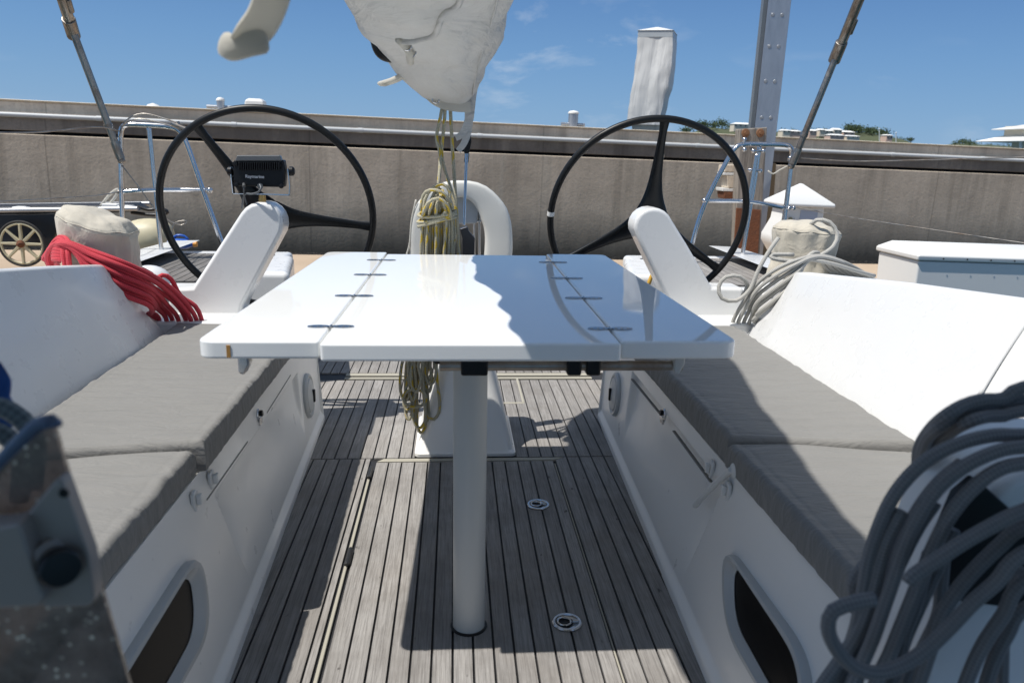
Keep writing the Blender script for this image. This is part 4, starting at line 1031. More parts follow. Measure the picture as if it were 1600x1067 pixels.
# odd ropes and blue cloth beyond the panel
ln = MB(); Yb = .66
ln.tube([bY(x, y, Yb) for x, y in ((-60, 640), (-10, 634), (20, 645), (45, 668), (56, 700), (50, 760))], .0085, 12, step=.01)
ln.tube([bY(x, y, Yb+.02) for x, y in ((-60, 668), (-10, 672), (20, 690), (35, 720), (30, 780))], .0085, 12, step=.01)
tag(ln.build('rope_coil', rope('grey_green_rope', (.16, .20, .21), (.08, .10, .11)), None, smooth=180), 'grey-green rope end curling beyond the smoked panel at the left edge', 'rope')
bc = MB(); rings = []
for k in range(16):
    t = k/15; c = bY(-22+26*t, 596+62*t, Yb+.06); r = .020*(1-.45*t)
    rings.append([c+V((cos(a)*r*(1+.2*noise.noise(V((cos(a)*2, sin(a)*2, t*3)))), sin(a)*r*.5, sin(a)*r)) for a in [2*pi*j/20 for j in range(20)]])
tag(bc.loft(rings).build('blue_bag', mat('blue_cloth', (.01, .075, .28), .6), None, smooth=180), 'dark blue cloth corner showing at the far left edge above the rope', 'bag')
# ================================================================== surroundings, level frame
WD = V((sin(radians(83.1)), cos(radians(83.1)), 0)); WN = V((WD.y, -WD.x, 0)); WP = V((0, 10.5, 0))
zt = tP(850, 196.6, WP, WN).z; zp = tP(850, 217, WP, WN).z; zl = tP(850, 238.5, WP, WN).z; zl2 = tP(850, 243, WP, WN).z
WATER = -.72
print('wall', zt, zp, zl, zl2)
sw = thing('sea_wall', 'long weathered concrete sea wall with parapet, pipe and dark tide stain behind the dock', 'wall', 'T')
def wall_part(name, f0, f1, z0, z1, m, bev=.012, s0=-30, s1=70, seg=1):
    mb = MB(); a = WP+WD*s0+WN*f0; b = WP+WD*s0+WN*f1
    mb.prism([V((a.x, a.y, z0)), V((b.x, b.y, z0)), V((b.x, b.y, z1)), V((a.x, a.y, z1))], WD*(s1-s0))
    return mb.build(name, m, sw, bevel=bev, seg=2)
C1 = concrete('wall_concrete', (.56, .48, .385), (.45, .38, .30), True, (WATER-.1, WATER+1.12))
C2 = concrete('parapet_concrete', (.74, .64, .51), (.56, .48, .385), True)
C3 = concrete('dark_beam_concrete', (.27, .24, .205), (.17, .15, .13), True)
wall_part('lower_wall', -.6, .0, WATER-1.5, zl2, C1)
wall_part('joint_recess', -.6, -.14, zl2-.02, zl+.05, mat('joint_shade_black', (.02, .018, .016), .9), 0)  # near-black colour paints the shade under the beam overhang
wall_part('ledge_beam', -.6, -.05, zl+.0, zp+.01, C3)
wall_part('parapet', -.62, -.10, zp+.005, zt-.012, C2)
wall_part('coping', -.64, -.085, zt-.012, zt+.01, concrete('coping_concrete', (.66, .59, .48), (.52, .46, .37), False))
PIPEM = mat('grey_painted_pipe', (.50, .52, .53), .45)
a = WP+WD*-30+WN*-.02; b = WP+WD*70+WN*-.02
pipe = MB().cyl((a.x, a.y, zp), (b.x, b.y, zp), .027, 14).build('wall_pipe', PIPEM, sw, smooth=60)
jb = MB()
for k in range(-16, 40):
    c = WP+WD*(k*1.55+.3)+WN*-.02; jb.cyl(V((c.x, c.y, zp))-WD*.03, V((c.x, c.y, zp))+WD*.03, .033, 12)
jb.build('pipe_joints', PIPEM, pipe, smooth=50)['kind'] = 'stuff'
# mussel crust at the foot of the wall
vs, fs = [], []; NX, NZ = 1500, 26
for i in range(NX+1):
    s = -14+30*i/NX
    for j in range(NZ+1):
        t = j/NZ; z = WATER-.1+.55*t; p = WP+WD*s
        d = .02+(.16*(1-t)**.8)*(.55+.9*noise.noise(V((s*5, z*6, 0))))+.045*noise.noise(V((s*17, z*21, 2)))+.03*noise.noise(V((s*40, z*44, 5)))
        if t > .8: d *= (1-t)/.2
        vs.append(V((p.x, p.y, z))+WN*max(.001, d))
for i in range(NX):
    for j in range(NZ): a = i*(NZ+1)+j; fs.append((a, a+NZ+1, a+NZ+2, a+1))
MUS = mat('mussel_crust', (.03, .026, .022), .6); n = N(MUS); n.color(n.ramp(n.noise(n.coord(), 26, 5, .7), [(.4, (.012, .011, .010)), (.6, (.05, .042, .034)), (.75, (.22, .18, .13))])); n.bump(n.noise(n.coord(), 60, 4), 1.0, .03)
MB().add(vs, fs).build('mussel_crust', MUS, sw, smooth=180)
# patch scar and round outfall near the wheel
c = tP(1034, 246, WP+WN*.0, WN)
MB().lathe(tP(1032, 244, WP+WN*-.05, WN), [(.055, 0), (.055, .012), (.045, .014), (.001, .006)], 24, WN).build('capped_hole', C2, sw, smooth=40)
# ---- water, dock
wm = mat('sea_water', (.01, .045, .055), .08); n = N(wm); n.bump(n.noise(n.coord(), 1.2, 6, .6), .5, .15)
w = MB().add([(-6000, -6000, WATER), (6000, -6000, WATER), (6000, 9000, WATER), (-6000, 9000, WATER)], [(0, 1, 2, 3)]).build('water', wm); tag(w, kind='structure', frame='T')
DZ = -.12
e0 = tZ(439, 397, DZ); e1 = tZ(1350, 412, DZ); dd = (e1-e0).normalized()
A = e0-dd*24; B_ = e1+dd*30
dn_ = V((dd.y, -dd.x, 0))
dk_m = mat('tan_dock_concrete', (.40, .30, .21), .9); n = N(dk_m); n.color(n.mix(n.ramp(n.noise(n.coord(), .9, 7, .65), [(.3, 0.0), (.7, 1.0)]), (.36, .27, .19), (.50, .39, .28))); n.bump(n.noise(n.coord(), 60, 4), .4, .004)
dk = MB().prism([A, B_, B_+dn_*3.75, A+dn_*3.75], (0, 0, -.45)).build('dock', dk_m, None, bevel=.02, seg=2); tag(dk, kind='structure', frame='T')
print('dock near edge Y at x=0', (e0+dn_*3.75).y)

# ---- bollards on the wall top
WPB = WP-WN*.35
def wpx(x, y): return tP(x, y, WPB, WN)
for lab, x, yb, yt, w in (('short steel mooring post on the wall top above the left wheel', 345, 170, 158, .048), ('capped steel mooring post on the wall top, between sail bag and right wheel', 895, 197, 178, .068)):
    t = thing('bollard', lab, 'bollard', 'T', group='steel posts on the wall top'); c = wpx(x, yb); c.z = zt+.005; top = wpx(x, yt).z
    MB().cyl(c, V((c.x, c.y, top)), w, 20).build('post', ALU, t, smooth=50)
    MB().lathe((c.x, c.y, top), [(w*1.12, 0), (w*1.12, .015), (w*.8, .035), (.001, .045)], 20).build('cap', WPLAST, t, smooth=40)
    MB().cyl(V((c.x, c.y, zt+.045))-WD*.17, V((c.x, c.y, zt+.045))+WD*.17, .024, 12).build('cross_bar', ALU, t, smooth=50)
t = thing('cleat', 'tiny pale fitting on the wall top between backstay and rail', 'fitting', 'T'); c = wpx(239, 164); c.z = zt+.005
MB().lathe(c, [(.09, 0), (.06, .03), (.001, .05)], 16).build('dome', WPLAST, t, smooth=50)
t = thing('junction_box', 'small white plastic lamp box on the wall top above the left wheel rim', 'box', 'T'); c = wpx(400, 170)
MB().loft([[V((c.x, c.y, zt+.008))+V((a*.13, b*.1, 0)) for a, b in ((-1, -1), (1, -1), (1, 1), (-1, 1))], [V((c.x, c.y, zt+.14))+V((a*.115, b*.09, 0)) for a, b in ((-1, -1), (1, -1), (1, 1), (-1, 1))], [V((c.x, c.y, zt+.17))+V((a*.08, b*.06, 0)) for a, b in ((-1, -1), (1, -1), (1, 1), (-1, 1))]]).build('housing', WPLAST, t, bevel=.015)
MB().box(V((c.x, c.y-.105, zt+.06)), (.015, .02, .03)).build('switch', BLACKP, t)

# ---- post wrapped in white sheeting behind the wall
tp = thing('wrapped_post', 'tall square post wrapped in wrinkled white plastic sheet with a pyramid cap', 'post', 'T')
YP = 12.6
def sec(pxl, pxr, py, sq=.62, rot=-22, k=16, wob=0, seed=0):
    a, b_ = tY(pxl, py, YP), tY(pxr, py, YP); c = (a+b_)/2; w = (b_.x-a.x)/2/1.33; out = []
    for j in range(4*k):
        t = j/(4*k)*4; s_ = int(t); f = (t-s_)*2-1
        x, y = ((f, -1), (1, f), (-f, 1), (-1, -f))[s_]
        an = radians(rot); r = w*(1+wob*noise.noise(V((x*1.6, y*1.6, c.z*1.3+seed)))+wob*.35*noise.noise(V((x*4, y*4, c.z*5))))
        out.append(V((c.x+(x*cos(an)-y*sin(an))*r, YP+(x*sin(an)+y*cos(an))*r, c.z)))
    return out
S2 = [(978, 1041, 196), (978, 1041, 188), (980, 1044, 176), (982, 1047, 164), (983, 1050, 152), (985, 1056, 138), (987, 1059, 120), (989, 1061, 100), (991, 1062, 80), (992, 1062, 63)]
fine = []
for (a1, b1, c1), (a2, b2, c2) in zip(S2[:-1], S2[1:]):
    for k in range(4): f = k/4; fine.append((a1+(a2-a1)*f, b1+(b2-b1)*f, c1+(c2-c1)*f))
fine.append(S2[-1])
SHEET = mat('white_plastic_sheet', (.60, .60, .59), .45); n = N(SHEET); n.bump(n.noise(n.coord(scale=(2.2, 2.2, .5)), 1.4, 4, .5, .8), .6, .10)
MB().loft([sec(a, b, c, wob=.10) for a, b, c in fine]).build('sheeting', SHEET, tp, smooth=50)
MB().loft([sec(992, 1062.5, 63), sec(992.5, 1063, 52)]).build('post_head', LGREYP, tp, bevel=.01)
r1 = sec(991, 1064, 52); ap = tY(1027, 42.5, YP)
MB().loft([r1, [p.lerp(ap, .93) for p in r1]]).build('pyramid_cap', WPLAST, tp)
MB().loft([sec(984, 1044, 215), sec(984, 1044, 186)]).build('post_core', C2, tp)
# ---- tall aluminium pile with timber pad
pi_ = thing('mooring_pile', 'tall weathered aluminium H-section pile rising past the top of the photo', 'pile', 'T')
YQ = 9.55
bs = tY(1176, 330, YQ); tpx = tY(1216, 0, YQ)
c = V(((tY(1193, 210, YQ).x), YQ, 0)); rot = Matrix.Rotation(radians(-14), 3, 'Z')
wpix = (tY(1211, 200, YQ)-tY(1178, 200, YQ)).x
w = wpix/2*.98; print('pile w', w, 'lean', tpx.x-c.x, tpx.z)
lean = (tpx.x-c.x)/(tpx.z-tY(1193, 210, YQ).z)
def Hs(z):
    dx = lean*(z-tY(1193, 210, YQ).z); t_ = .02
    pts = [(-w, -w), (w, -w), (w, -w+t_), (t_, -w+t_), (t_, w-t_), (w, w-t_), (w, w), (-w, w), (-w, w-t_), (-t_, w-t_), (-t_, -w+t_), (-w, -w+t_)]
    return [c+V((dx, 0, z))+rot @ V((x, y, 0)) for x, y in pts]
MB().loft([Hs(WATER-1), Hs(7.5)]).build('h_section', ALU, pi_, bevel=.004, seg=2)
MB().loft([[q+V((-w*1.02, -.0, 0))+V((a*.03, 0, 0)) for q, a in zip([Hs(z)[0]]*4, range(4))] for z in ()] or [[Hs(-1)[0]+V((-.05, 0, 0)), Hs(-1)[0]+V((-.004, -.0, 0)), Hs(-1)[7]+V((-.004, 0, 0)), Hs(-1)[7]+V((-.05, 0, 0))], [Hs(7.5)[0]+V((-.05, 0, 0)), Hs(7.5)[0]+V((-.004, 0, 0)), Hs(7.5)[7]+V((-.004, 0, 0)), Hs(7.5)[7]+V((-.05, 0, 0))]]).build('side_channel', mat('dull_aluminium_side', (.22, .23, .23), .5, .6), pi_)
sp = MB()
for y in (27, 76, 130, 186):
    for x in (-.45, .35):
        z = tY(1215, y, YQ).z; q = Hs(z); m_ = q[0].lerp(q[1], .5+x*.5); sp.lathe(m_, [(.022, 0), (.018, .006), (.001, .007)], 12, rot @ V((0, -1, 0)))
sp.each('pile_bolt', mat('pale_bolt', (.36, .37, .38), .5, .8), pi_, smooth=40)
WOOD = mat('grey_timber', (.25, .22, .19), .9); n = N(WOOD); gn = n.noise(n.coord(scale=(26, 26, 1.5)), 1.0, 6, .7, .5); n.color(n.ramp(gn, [(.3, (.09, .08, .07)), (.5, (.24, .215, .185)), (.7, (.36, .33, .29))])); n.bump(gn, .6, .01)
def quadT(pts, Y, th): return [tY(x, y, Y) for x, y in pts], (0, th, 0)
tm = thing('fender_timber', 'grey weathered timber baulk with two rusty bolts in front of the aluminium pile', 'timber', 'T')
Pq, vv = quadT(((1156, 202), (1199, 199), (1191, 330), (1187, 400), (1148, 400), (1152, 300)), YQ-.42, .16)
MB().prism(Pq, vv).build('baulk', WOOD, tm, bevel=.012)
for x in (1165, 1188): MB().lathe(tY(x, 208, YQ-.42), [(.05, 0), (.046, .01), (.02, .012), (.02, .03), (.001, .03)], 20, (0, -1, 0)).build('rusty_bolt', mat('orange_rust', (.24, .12, .06), .9), tm, smooth=40)
Pq, vv = quadT(((1151, 325), (1189, 328), (1184, 402), (1146, 402)), YQ-.45, .025)
MB().prism(Pq, vv).build('rusty_plate', RUSTM, tm, bevel=.004)
Pq, vv = quadT(((1197, 255), (1213, 255), (1203, 400), (1190, 400)), YQ-.1, .05)
MB().prism(Pq, vv).build('side_strip', mat('ochre_weather', (.22, .16, .09), .8), tm, bevel=.004)
bk = thing('fender_bracket', 'stack of pale fender brackets and a rusty box on the wall left of the timber', 'bracket', 'T')
for pts, m in ((((1134, 258), (1163, 258), (1163, 269), (1132, 269)), C2), (((1131, 270), (1163, 271), (1160, 275), (1131, 274)), WPLAST), (((1136, 275), (1160, 275), (1160, 294), (1138, 294)), C2), (((1129, 294), (1163, 296), (1163, 300), (1129, 299)), WPLAST), (((1131, 300), (1160, 300), (1160, 312), (1132, 311)), RUSTM)):
    Pq, vv = quadT(pts, YQ-.25, .25); MB().prism(Pq, vv).build('bracket_plate', m, bk, bevel=.006)

# ---- dock pedestal
pe = thing('dock_pedestal', 'white power pedestal on the dock with a pyramid roof and a small number plate', 'pedestal', 'T')
YE = 6.9; c = tY(1250, 300, YE); cx = c.x
def sq(z, w, d, dx=0): return [V((cx+dx+a*w, YE+b*d, z)) for a, b in ((-1, -1), (1, -1), (1, 1), (-1, 1))]
px = lambda x, y: tY(x, y, YE)
ze = px(1250, 318).z; za = px(1253, 287).z; we = (px(1292, 318).x-px(1207, 318).x)/2*.93
MB().loft([sq(ze-.02, we*.97, we*.97), sq(ze, we, we), sq(ze+.015, we*.97, we*.97), sq(za, .012, .012)]).build('pyramid_roof', WPLAST, pe, bevel=.008)
MB().loft([sq(DZ, .12, .14), sq(ze-.45, .12, .14), sq(ze-.36, .17, .17), sq(ze-.02, .17, .17)]).build('column', WPLAST, pe, bevel=.012)
MB().box((cx+.03, YE-.17, ze-.10), (.16, .012, .10)).build('recess_panel', mat('pale_blue_panel', (.42, .46, .55), .5), pe, bevel=.004)
cw = V((cx-.17, YE-.02, 0))
MB().prism([V((cx-.165, YE-.12, ze-.03)), V((cx-.165, YE-.12, ze-.46)), V((cx-.20, YE-.12, ze-.44)), V((cx-.27, YE-.12, ze-.34)), V((cx-.27, YE-.12, ze-.28)), V((cx-.20, YE-.12, ze-.14)), V((cx-.19, YE-.12, ze-.03))], (0, .24, 0)).build('side_cabinet', WPLAST, pe, bevel=.01)
MB().box((cx-.205, YE-.124, ze-.30), (.105, .008, .06), Matrix.Rotation(radians(12), 3, 'Y')).build('number_plate', FLECK, pe)
text('470', .05, (cx-.205, YE-.1285, ze-.30), (1, 0, -.2), (0, -1, 0), mat('dark_lettering', (.10, .12, .16), .6), pe, bold=True)
b = MB()
for k in range(5): b.box((cx-.10+k*.05, YE-.173, ze-.22), (.006, .006, .2))
b.each('groove', LGREYP, pe)
MB().lathe((cx-.14, YE-.18, ze-.13), [(.018, 0), (.018, .012), (.001, .013)], 14, (0, -1, 0)).build('photocell', mat('olive', (.25, .24, .16), .6), pe, smooth=40)
# ---- dock box
db = thing('dock_box', 'large white fibreglass dock locker with an overhanging lid on the right of the dock', 'dock box', 'T')
fl = tY(1435, 399, 5.55); X0, Y0, Zt = fl.x, fl.y, fl.z; L, W_ = 1.75, .60; print('dockbox', X0, Y0, Zt)
def rb(x0, x1, y0, y1, z): return [V((x0, y0, z)), V((x1, y0, z)), V((x1, y1, z)), V((x0, y1, z))]
MB().loft([rb(X0, X0+L, Y0, Y0+W_, Zt-.04), rb(X0-.005, X0+L, Y0-.005, Y0+W_, Zt), rb(X0+.09, X0+L-.09, Y0+.09, Y0+W_-.06, Zt+.055)]).build('lid', WPLAST, db, bevel=.012)
MB().loft([rb(X0+.04, X0+L-.04, Y0+.03, Y0+W_-.03, DZ), rb(X0+.018, X0+L-.018, Y0+.014, Y0+W_-.02, Zt-.045)]).build('body', WPLAST, db, bevel=.015)
b = MB()
for k in range(9): b.lathe((X0+.20+k*.19, Y0-.006, Zt-.02), [(.006, 0), (.006, .0012), (.001, .0015)], 10, (0, -1, 0))
b.each('lid_rivet', BLACKP, db)
MB().box((X0+.16, Y0+.04, Zt-.16), (.2, .02, .12)).box((X0+.9, Y0+.04, Zt-.33), (1.2, .02, .10)).each('moulded_rib', WPLAST, db, bevel=.008)
# ---- cart / trailer
ct_ = thing('boat_trolley', 'black launching trolley on the dock at far left with a cream spoked wheel', 'trolley', 'T')
YK = 6.3; K = lambda x, y, d=0: tY(x, y, YK+d)
wc = K(34, 381, -.12); R = (K(71, 381, -.12).x-wc.x)
TYR = mat('tyre', (.03, .028, .026), .8)
wh = MB().tube([wc+V((R*.965*cos(a), 0, R*.965*sin(a))) for a in [i*pi/32 for i in range(64)]], R*.055, 10, closed=True, smooth=False).build('tyre', TYR, ct_, smooth=180)
b = MB(); b.tube([wc+V((R*.87*cos(a), 0, R*.87*sin(a))) for a in [i*pi/32 for i in range(64)]], R*.05, 10, closed=True, smooth=False)
b.build('wheel_rim', CREAMP, ct_, smooth=180)
for i in range(8):
    a = i*pi/4+pi/2; e = V((cos(a), 0, sin(a))); p = V((-sin(a), 0, cos(a)))
    MB().prism([wc+e*R*.1+p*R*.07+V((0, -.012, 0)), wc+e*R*.1-p*R*.07+V((0, -.012, 0)), wc+e*R*.86-p*R*.045+V((0, -.012, 0)), wc+e*R*.86+p*R*.045+V((0, -.012, 0))], (0, .024, 0)).build('wheel_spoke', CREAMP, ct_, bevel=.004)
MB().lathe(wc+V((0, .02, 0)), [(R*.17, 0), (R*.17, .04), (R*.08, .05), (R*.08, .075), (.001, .08)], 20, (0, -1, 0)).build('wheel_hub', RUSTM, ct_, smooth=40)
BKP = mat('black_painted_frame', (.014, .014, .016), .4)
MB().prism([K(x, y) for x, y in ((-160, 338), (110, 334), (95, 352), (84, 372), (78, 384), (-160, 392))], (0, .5, 0)).build('chassis', BKP, ct_, bevel=.01)
MB().cyl(K(-160, 331, -.02), K(215, 326, -.02), .018, 10).cyl(K(-160, 324, .5), K(235, 318, .5), .018, 10).each('side_rail', mat('pale_rail', (.45, .46, .48), .4, .6), ct_, smooth=50)
MB().prism([K(x, y, .05) for x, y in ((-160, 326), (190, 321), (205, 331), (150, 334), (-160, 334))], (0, .4, 0)).build('deck_board', BKP, ct_, bevel=.005)
MB().tube([K(x, y, .3) for x, y in ((212, 322), (232, 328), (250, 326), (262, 332), (240, 336), (205, 332))], .014, 8).build('tow_strap', BKP, ct_, smooth=180)
MB().tube([K(x, y, .1) for x, y in ((152, 330), (170, 306), (184, 296), (180, 308), (160, 332))], .012, 8).build('strap_end', WEB, ct_, smooth=180)
b = MB()
for x, y in ((36, 327), (60, 329), (175, 322), (195, 325)): b.box(K(x, y-1, .06), (.12, .1, .03))
b.each('light_fitting', WPLAST, ct_, bevel=.008)
# cream float and blue jug
fb = MB(); c = tY(224, 374, 5.75); rings = []
for k in range(15):
    t = k/14*pi; rings.append([c+V((-cos(t)*.19+.02, 0, 0))+V((0, cos(a)*.15*sin(t)**.6, sin(a)*.15*sin(t)**.6-.02*cos(t))) for a in [2*pi*j/20 for j in range(20)]])
fl_ = fb.loft(rings).build('fender', CREAMP, None, smooth=180); tag(fl_, 'fat cream plastic fender lying on the dock behind the left winch', 'fender', 'T')
MB().lathe(c+V((.20, 0, 0)), [(.02, 0), (.02, .05), (.001, .05)], 12, (1, 0, 0)).build('fender_eye', BLACKP, fl_)
jg = thing('water_jug', 'blue plastic jug with an orange cap lying beyond the left quarter deck', 'jug', 'T'); c = tY(284, 381, 5.3)
rings = [[c+V((x, cos(a)*r*1.2, sin(a)*r)) for a in [2*pi*j/16 for j in range(16)]] for x, r in ((-.09, .01), (-.085, .028), (-.03, .036), (.03, .034), (.06, .02), (.075, .015))]
MB().loft(rings).build('jug_body', mat('blue_plastic', (.02, .10, .42), .35), jg, smooth=60)
MB().cyl(c+V((.075, 0, 0)), c+V((.10, 0, 0)), .018, 12).build('cap', mat('orange_cap', (.7, .3, .05), .5), jg, bevel=.003)
MB().tube([c+V((-.06, 0, .03)), c+V((-.03, 0, .055)), c+V((.02, 0, .052)), c+V((.05, 0, .02))], .008, 8).build('handle', mat('blue_plastic2', (.02, .10, .42), .35), jg, smooth=180)
yl = MB().tube([S(x, y, 3.55) for x, y in ((1026, 418), (1018, 432), (1012, 448))], .010, 10); tag(yl.build('yellow_line', mat('yellow_hose', (.62, .36, .05), .5), None, smooth=180), 'short yellow line behind the right helm arm', 'line')

# ================================================================== far shore
YH = 420.0
def hill(name, sil, Y, depth, lab=None):
    vs, fs = [], []; P = []
    for (x0, y0), (x1, y1) in zip(sil[:-1], sil[1:]):
        for k in range(6): P.append((x0+(x1-x0)*k/6, y0+(y1-y0)*k/6))
    P.append(sil[-1]); rows = 8
    for x, y in P:
        c = tY(x, y+3.5, Y)
        for j in range(rows+1):
            t = j/rows; vs.append(V((c.x, Y-depth/2+depth*t, WATER+(c.z-WATER)*max(.0, sin(pi*(.0+t)))**.6+1.0*noise.noise(V((c.x*.1, t*4, 1))))))
    for i in range(len(P)-1):
        for j in range(rows): a = i*(rows+1)+j; fs.append((a, a+rows+1, a+rows+2, a+1))
    m = mat(name+'_ground', (.10, .12, .06), .95); n = N(m); n.color(n.mix(n.noise(n.coord(), .12, 5), (.04, .06, .028), (.10, .105, .055)))
    o = MB().add(vs, fs).build('hill', m, None, smooth=180); tag(o, kind='structure', frame='T'); return P
hills = [((1030, 225), (1062, 207), (1085, 202), (1110, 197), (1150, 196), (1200, 204), (1240, 206), (1290, 207), (1335, 203), (1370, 207), (1400, 216), (1430, 224)),
         ((1470, 230), (1495, 222), (1510, 221), (1560, 226), (1600, 226), (1680, 228))]
PH = [hill('far_hill', h, YH, 90) for h in hills]
LEAF = mat('far_foliage', (.035, .06, .022), .9); n = N(LEAF); g = n.n('ShaderNodeNewGeometry').outputs['Random Per Island']; n.color(n.ramp(g, [(0, (.02, .04, .015)), (.5, (.04, .068, .025)), (1, (.08, .105, .045))]))
def clump(mb, c, r, rnd):
    # a knot of small leaf tufts with an uneven outline
    for _ in range(26):
        d = V((rnd.gauss(0, .5), rnd.gauss(0, .5), rnd.gauss(0, .42)))*r; s = r*rnd.uniform(.12, .3)
        q = c+d; e = [V((rnd.uniform(-1, 1), rnd.uniform(-1, 1), rnd.uniform(-1, 1))).normalized()*s for _ in range(4)]
        mb.add([q+a for a in e], [(0, 1, 2), (0, 2, 3), (0, 3, 1), (1, 3, 2)])
rnd = random.Random(21)
wood = MB()
def scatter(mb, x0, x1, yt, cnt, r, Y=YH, lo=6):
    for _ in range(cnt):
        x = rnd.uniform(x0, x1); f = (x-x0)/(x1-x0); y = yt(f)+abs(rnd.gauss(0, .5))*lo
        clump(mb, tY(x, y, Y+rnd.uniform(-14, 14)), r*rnd.uniform(.6, 1.3), rnd)
scatter(wood, 1064, 1200, lambda f: 202-10*sin(pi*min(1, f*1.3))+2*sin(f*23), 170, 1.8)
scatter(wood, 1322, 1386, lambda f: 200-1.5*cos(f*5)+8*f**3, 140, 1.9)
scatter(wood, 1196, 1330, lambda f: 206+2*sin(f*17)-2*f, 120, 1.3, YH+20, 5)
scatter(wood, 1380, 1425, lambda f: 212+6*f, 40, 1.0)
scatter(wood, 1488, 1530, lambda f: 220+4*abs(f-.4)*2, 45, 1.4)
scatter(wood, 1540, 1640, lambda f: 225+sin(f*9), 60, 1.0)
wo = wood.build('far_wood', LEAF); tag(wo, 'dark green far-off woodland along the shore above the sea wall', 'woodland', 'T', kind='stuff')
tr_ = thing('far_tree', 'single small dark tree standing on the shore right of the backstay', 'tree', 'T')
cb = MB()
for _ in range(14): clump(cb, tY(1423+rnd.uniform(-3, 3), 218+rnd.uniform(-1, 2), YH), 1.0, rnd)
cb.build('crown', LEAF, tr_); MB().cyl(tY(1423, 226, YH), tY(1423, 219, YH), .3, 8).build('trunk', WOOD, tr_)
RW = mat('white_lime_roof', (.75, .75, .73), .8); HW = mat('house_wall_cream', (.62, .56, .46), .85); HP = mat('house_wall_pink', (.55, .40, .33), .85); WN_ = mat('far_window', (.03, .04, .05), .2)
def house(x0, x1, yt, yb, lab, m=HW, Y=YH-40, hip=.35):
    t = thing('white_roofed_house', lab, 'house', 'T', group='white-roofed houses on the far shore')
    a, b_ = tY(x0, yb, Y), tY(x1, yb, Y); h = (tY(x0, yt, Y).z-a.z); w = b_.x-a.x; d = max(6, w*.6); zb = a.z-2; ze = a.z+h*(1-hip)
    MB().box2((a.x+.3, Y, zb), (b_.x-.3, Y+d, ze)).build('wall', m, t)
    MB().loft([rb(a.x, b_.x, Y-.4, Y+d+.4, ze), rb(a.x+w*.22, b_.x-w*.22, Y+d*.35, Y+d*.65, a.z+h)]).build('roof', RW, t)
    nw = max(2, int(w/2.2))
    for k in range(nw):
        xx = a.x+w*(k+.5)/nw; MB().box((xx, Y-.02, ze-h*(1-hip)*.45), (w/nw*.3, .1, h*(1-hip)*.4)).build('window', WN_, t)
HS = [(1146, 1176, 191, 199, 'white-roofed house among trees left of the aluminium pile', HW), (1222, 1236, 202, 208, 'low white-roofed house just right of the pile', HW), (1234, 1252, 203, 209, 'white-roofed house between the pile and the backstay, the right one of two', HP),
      (1264, 1277, 202, 209, 'small white-roofed house leftmost of the cluster right of the backstay', HP), (1280, 1290, 201, 207, 'small square white-roofed house, second from left in the right cluster', HW),
      (1288, 1303, 202, 209, 'wide white-roofed house in the middle of the right cluster', HW), (1302, 1316, 200, 208, 'tallest white-roofed house in the right cluster', HW),
      (1317, 1336, 204, 211, 'pale house at the right end of the cluster beside the wood', HP), (1296, 1320, 209, 215, 'long low white house in front of the cluster, near the wall top', HP), (1322, 1344, 211, 216, 'low pale house in front of the cluster at its right end', HW)]
for i, h in enumerate(HS): house(*h[:5], h[5], YH-30-(25 if h[3] > 212 else 0)+i*.8)
house(1384, 1395, 210, 218, 'small beige hut standing right of the far wood', HP, YH-30, .2)
for lab, x, y0, y1 in (('thin far mast in front of the wood on the right shore', 1374, 202, 219), ('short white far mast right of the beige hut', 1400, 208, 222)):
    t = MB().cyl(tY(x, y1+3, 300), tY(x, y0, 300), .16, 8).ball(tY(x, y0, 300), .3, 8); tag(t.build('far_mast', WPLAST, None, smooth=60), lab, 'mast', 'T', group='far masts')
# pavilion at the right edge
pv = thing('pavilion', 'white two-tier hip-roofed pavilion at the right edge above the wall', 'building', 'T')
YV = 120; Q = lambda x, y: tY(x, y, YV)
def hip(x0, x1, yb, yt, fx):
    a, b_ = Q(x0, yb), Q(x1, yb); zt_ = Q(x0, yt).z; d = (b_.x-a.x); cxv = (a.x+b_.x)/2
    return MB().loft([rb(a.x, b_.x, YV-d/2, YV+d/2, a.z), rb(a.x, b_.x, YV-d/2, YV+d/2, a.z+.1), rb(cxv-d*fx, cxv+d*fx, YV-d*fx, YV+d*fx, zt_)])
hip(1567, 1690, 221, 209, .26).build('lower_roof', RW, pv); hip(1582, 1675, 202, 190, .05).build('upper_roof', RW, pv)
a, b_ = Q(1593, 212), Q(1664, 200); d = (b_.x-a.x)/2
MB().box2((a.x, YV-d, a.z-.3), (b_.x, YV+d, b_.z)).build('upper_wall', HW, pv)
a, b_ = Q(1592, 245), Q(1665, 221); MB().box2((a.x, YV-d*.6, a.z), (b_.x, YV+d*.6, b_.z)).build('lower_wall', HW, pv)
for x in (1572, 1592, 1598, 1640, 1684): MB().cyl(Q(x, 245)+V((0, -d*.9, 0)), Q(x, 221)+V((0, -d*.9, 0)), .22, 8).build('column', WPLAST, pv)
for x in (1598, 1612, 1630): MB().box(Q(x, 206)+V((0, -d-.05, 0)), (.7, .1, .9)).build('window', WN_, pv)

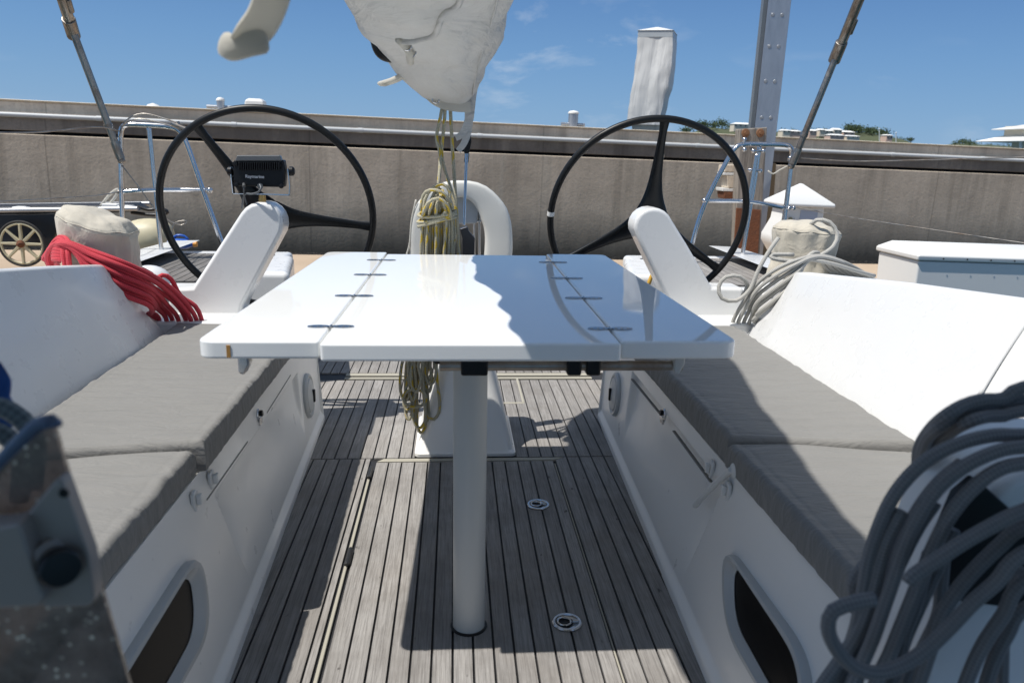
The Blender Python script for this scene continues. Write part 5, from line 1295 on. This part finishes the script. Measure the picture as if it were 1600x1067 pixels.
# canvas hood added unseen above and behind the camera, to shade the nearest things
sh = thing('added_shade_hood', 'grey canvas hood added out of view to shade the nearest things', 'added canopy')
rings = []
for k in range(15):
    a = pi*k/14; x = .10-.92*cos(a); z = 1.55+.50*sin(a)**.6
    rings.append([V((CX+x, .75, z)), V((CX+x, .2, z+.03)), V((CX+x, -.5, z-.05)), V((CX+x, -1.2, z-.6)), V((CX+x, -1.2, z-.62)), V((CX+x, -.5, z-.07)), V((CX+x, .2, z+.01)), V((CX+x, .75, z-.02))])
MB().loft(rings).build('shade_cloth', cloth('grey_shade_cloth', (.5, .5, .5)), sh, smooth=60)
for Yh in (.74, -.45): MB().tube([V((CX+.10-.93*cos(pi*k/14), Yh, 1.53+.50*sin(pi*k/14)**.6-(.05 if Yh < 0 else 0))) for k in range(15)], .0125, 10).build('hoop', STEEL, sh, smooth=180)

# ================================================================== light, sky
LB = V((.485, .175, -1.0)); LT = (RB3 @ LB).normalized(); SD = -LT
el = math.asin(SD.z); az = atan2(SD.x, SD.y)
sl = bpy.data.lights.new('sun', 'SUN'); sl.energy = 5.0; sl.angle = radians(.55); sl.color = (1, .96, .90)
so = bpy.data.objects.new('sun', sl); scene.collection.objects.link(so); so.rotation_euler = SD.to_track_quat('Z', 'Y').to_euler(); so.location = (0, 0, 30)
W = bpy.data.worlds.new('World'); scene.world = W; W.use_nodes = True; nt = W.node_tree
bg = nt.nodes['Background']; sk = nt.nodes.new('ShaderNodeTexSky'); sk.sky_type = 'NISHITA'; sk.sun_disc = False
sk.sun_elevation = el; sk.sun_rotation = az; sk.air_density = 1.0; sk.dust_density = .25; sk.ozone_density = 2.2; sk.altitude = 0
bg.inputs['Strength'].default_value = .115
class NW(N):
    def __init__(s): s.t = nt
n = NW()
tc = n.n('ShaderNodeTexCoord').outputs['Generated']
sepz = n.n('ShaderNodeSeparateXYZ', {0: tc}); zc = n.math('MAXIMUM', sepz.outputs[2], .02)
cv = n.n('ShaderNodeCombineXYZ', {'X': n.math('DIVIDE', sepz.outputs[0], n.math('ADD', zc, .12)), 'Y': n.math('DIVIDE', sepz.outputs[1], n.math('ADD', zc, .12))}).outputs[0]
mpc = n.n('ShaderNodeMapping', {'Vector': tc, 'Scale': (1, 1, 2.4), 'Location': (.35, .1, .0)}).outputs[0]
c1 = n.noise(mpc, 6.5, 7, .62, .3); c2 = n.noise(mpc, 1.9, 3, .5)
cf = n.math('MULTIPLY', n.ramp(c1, [(.53, 0.0), (.68, 1.0)]), n.ramp(c2, [(.48, 0.0), (.62, 1.0)]))
up_ = n.ramp(sepz.outputs[2], [(0.0, 0.0), (.02, 1.0)])
cf = n.math('MULTIPLY', n.math('MULTIPLY', cf, up_), .6)
K_ = 1/.115
grad = n.ramp(sepz.outputs[2], [(0.0, (.18*K_, .35*K_, .58*K_)), (.12, (.12*K_, .27*K_, .52*K_)), (.2, (.08*K_, .20*K_, .45*K_)), (.4, (.15*K_, .24*K_, .40*K_)), (1.0, (.21*K_, .27*K_, .38*K_))])
base = n.mix(.88, sk.outputs[0], grad)
cl = n.mix(cf, base, (5.6, 6.1, 6.6))
nt.links.new(cl, bg.inputs['Color'])
scene.view_settings.view_transform = 'Standard'; scene.view_settings.look = 'None'; scene.view_settings.gamma = 1
scene.view_settings.exposure = .13
finalize()
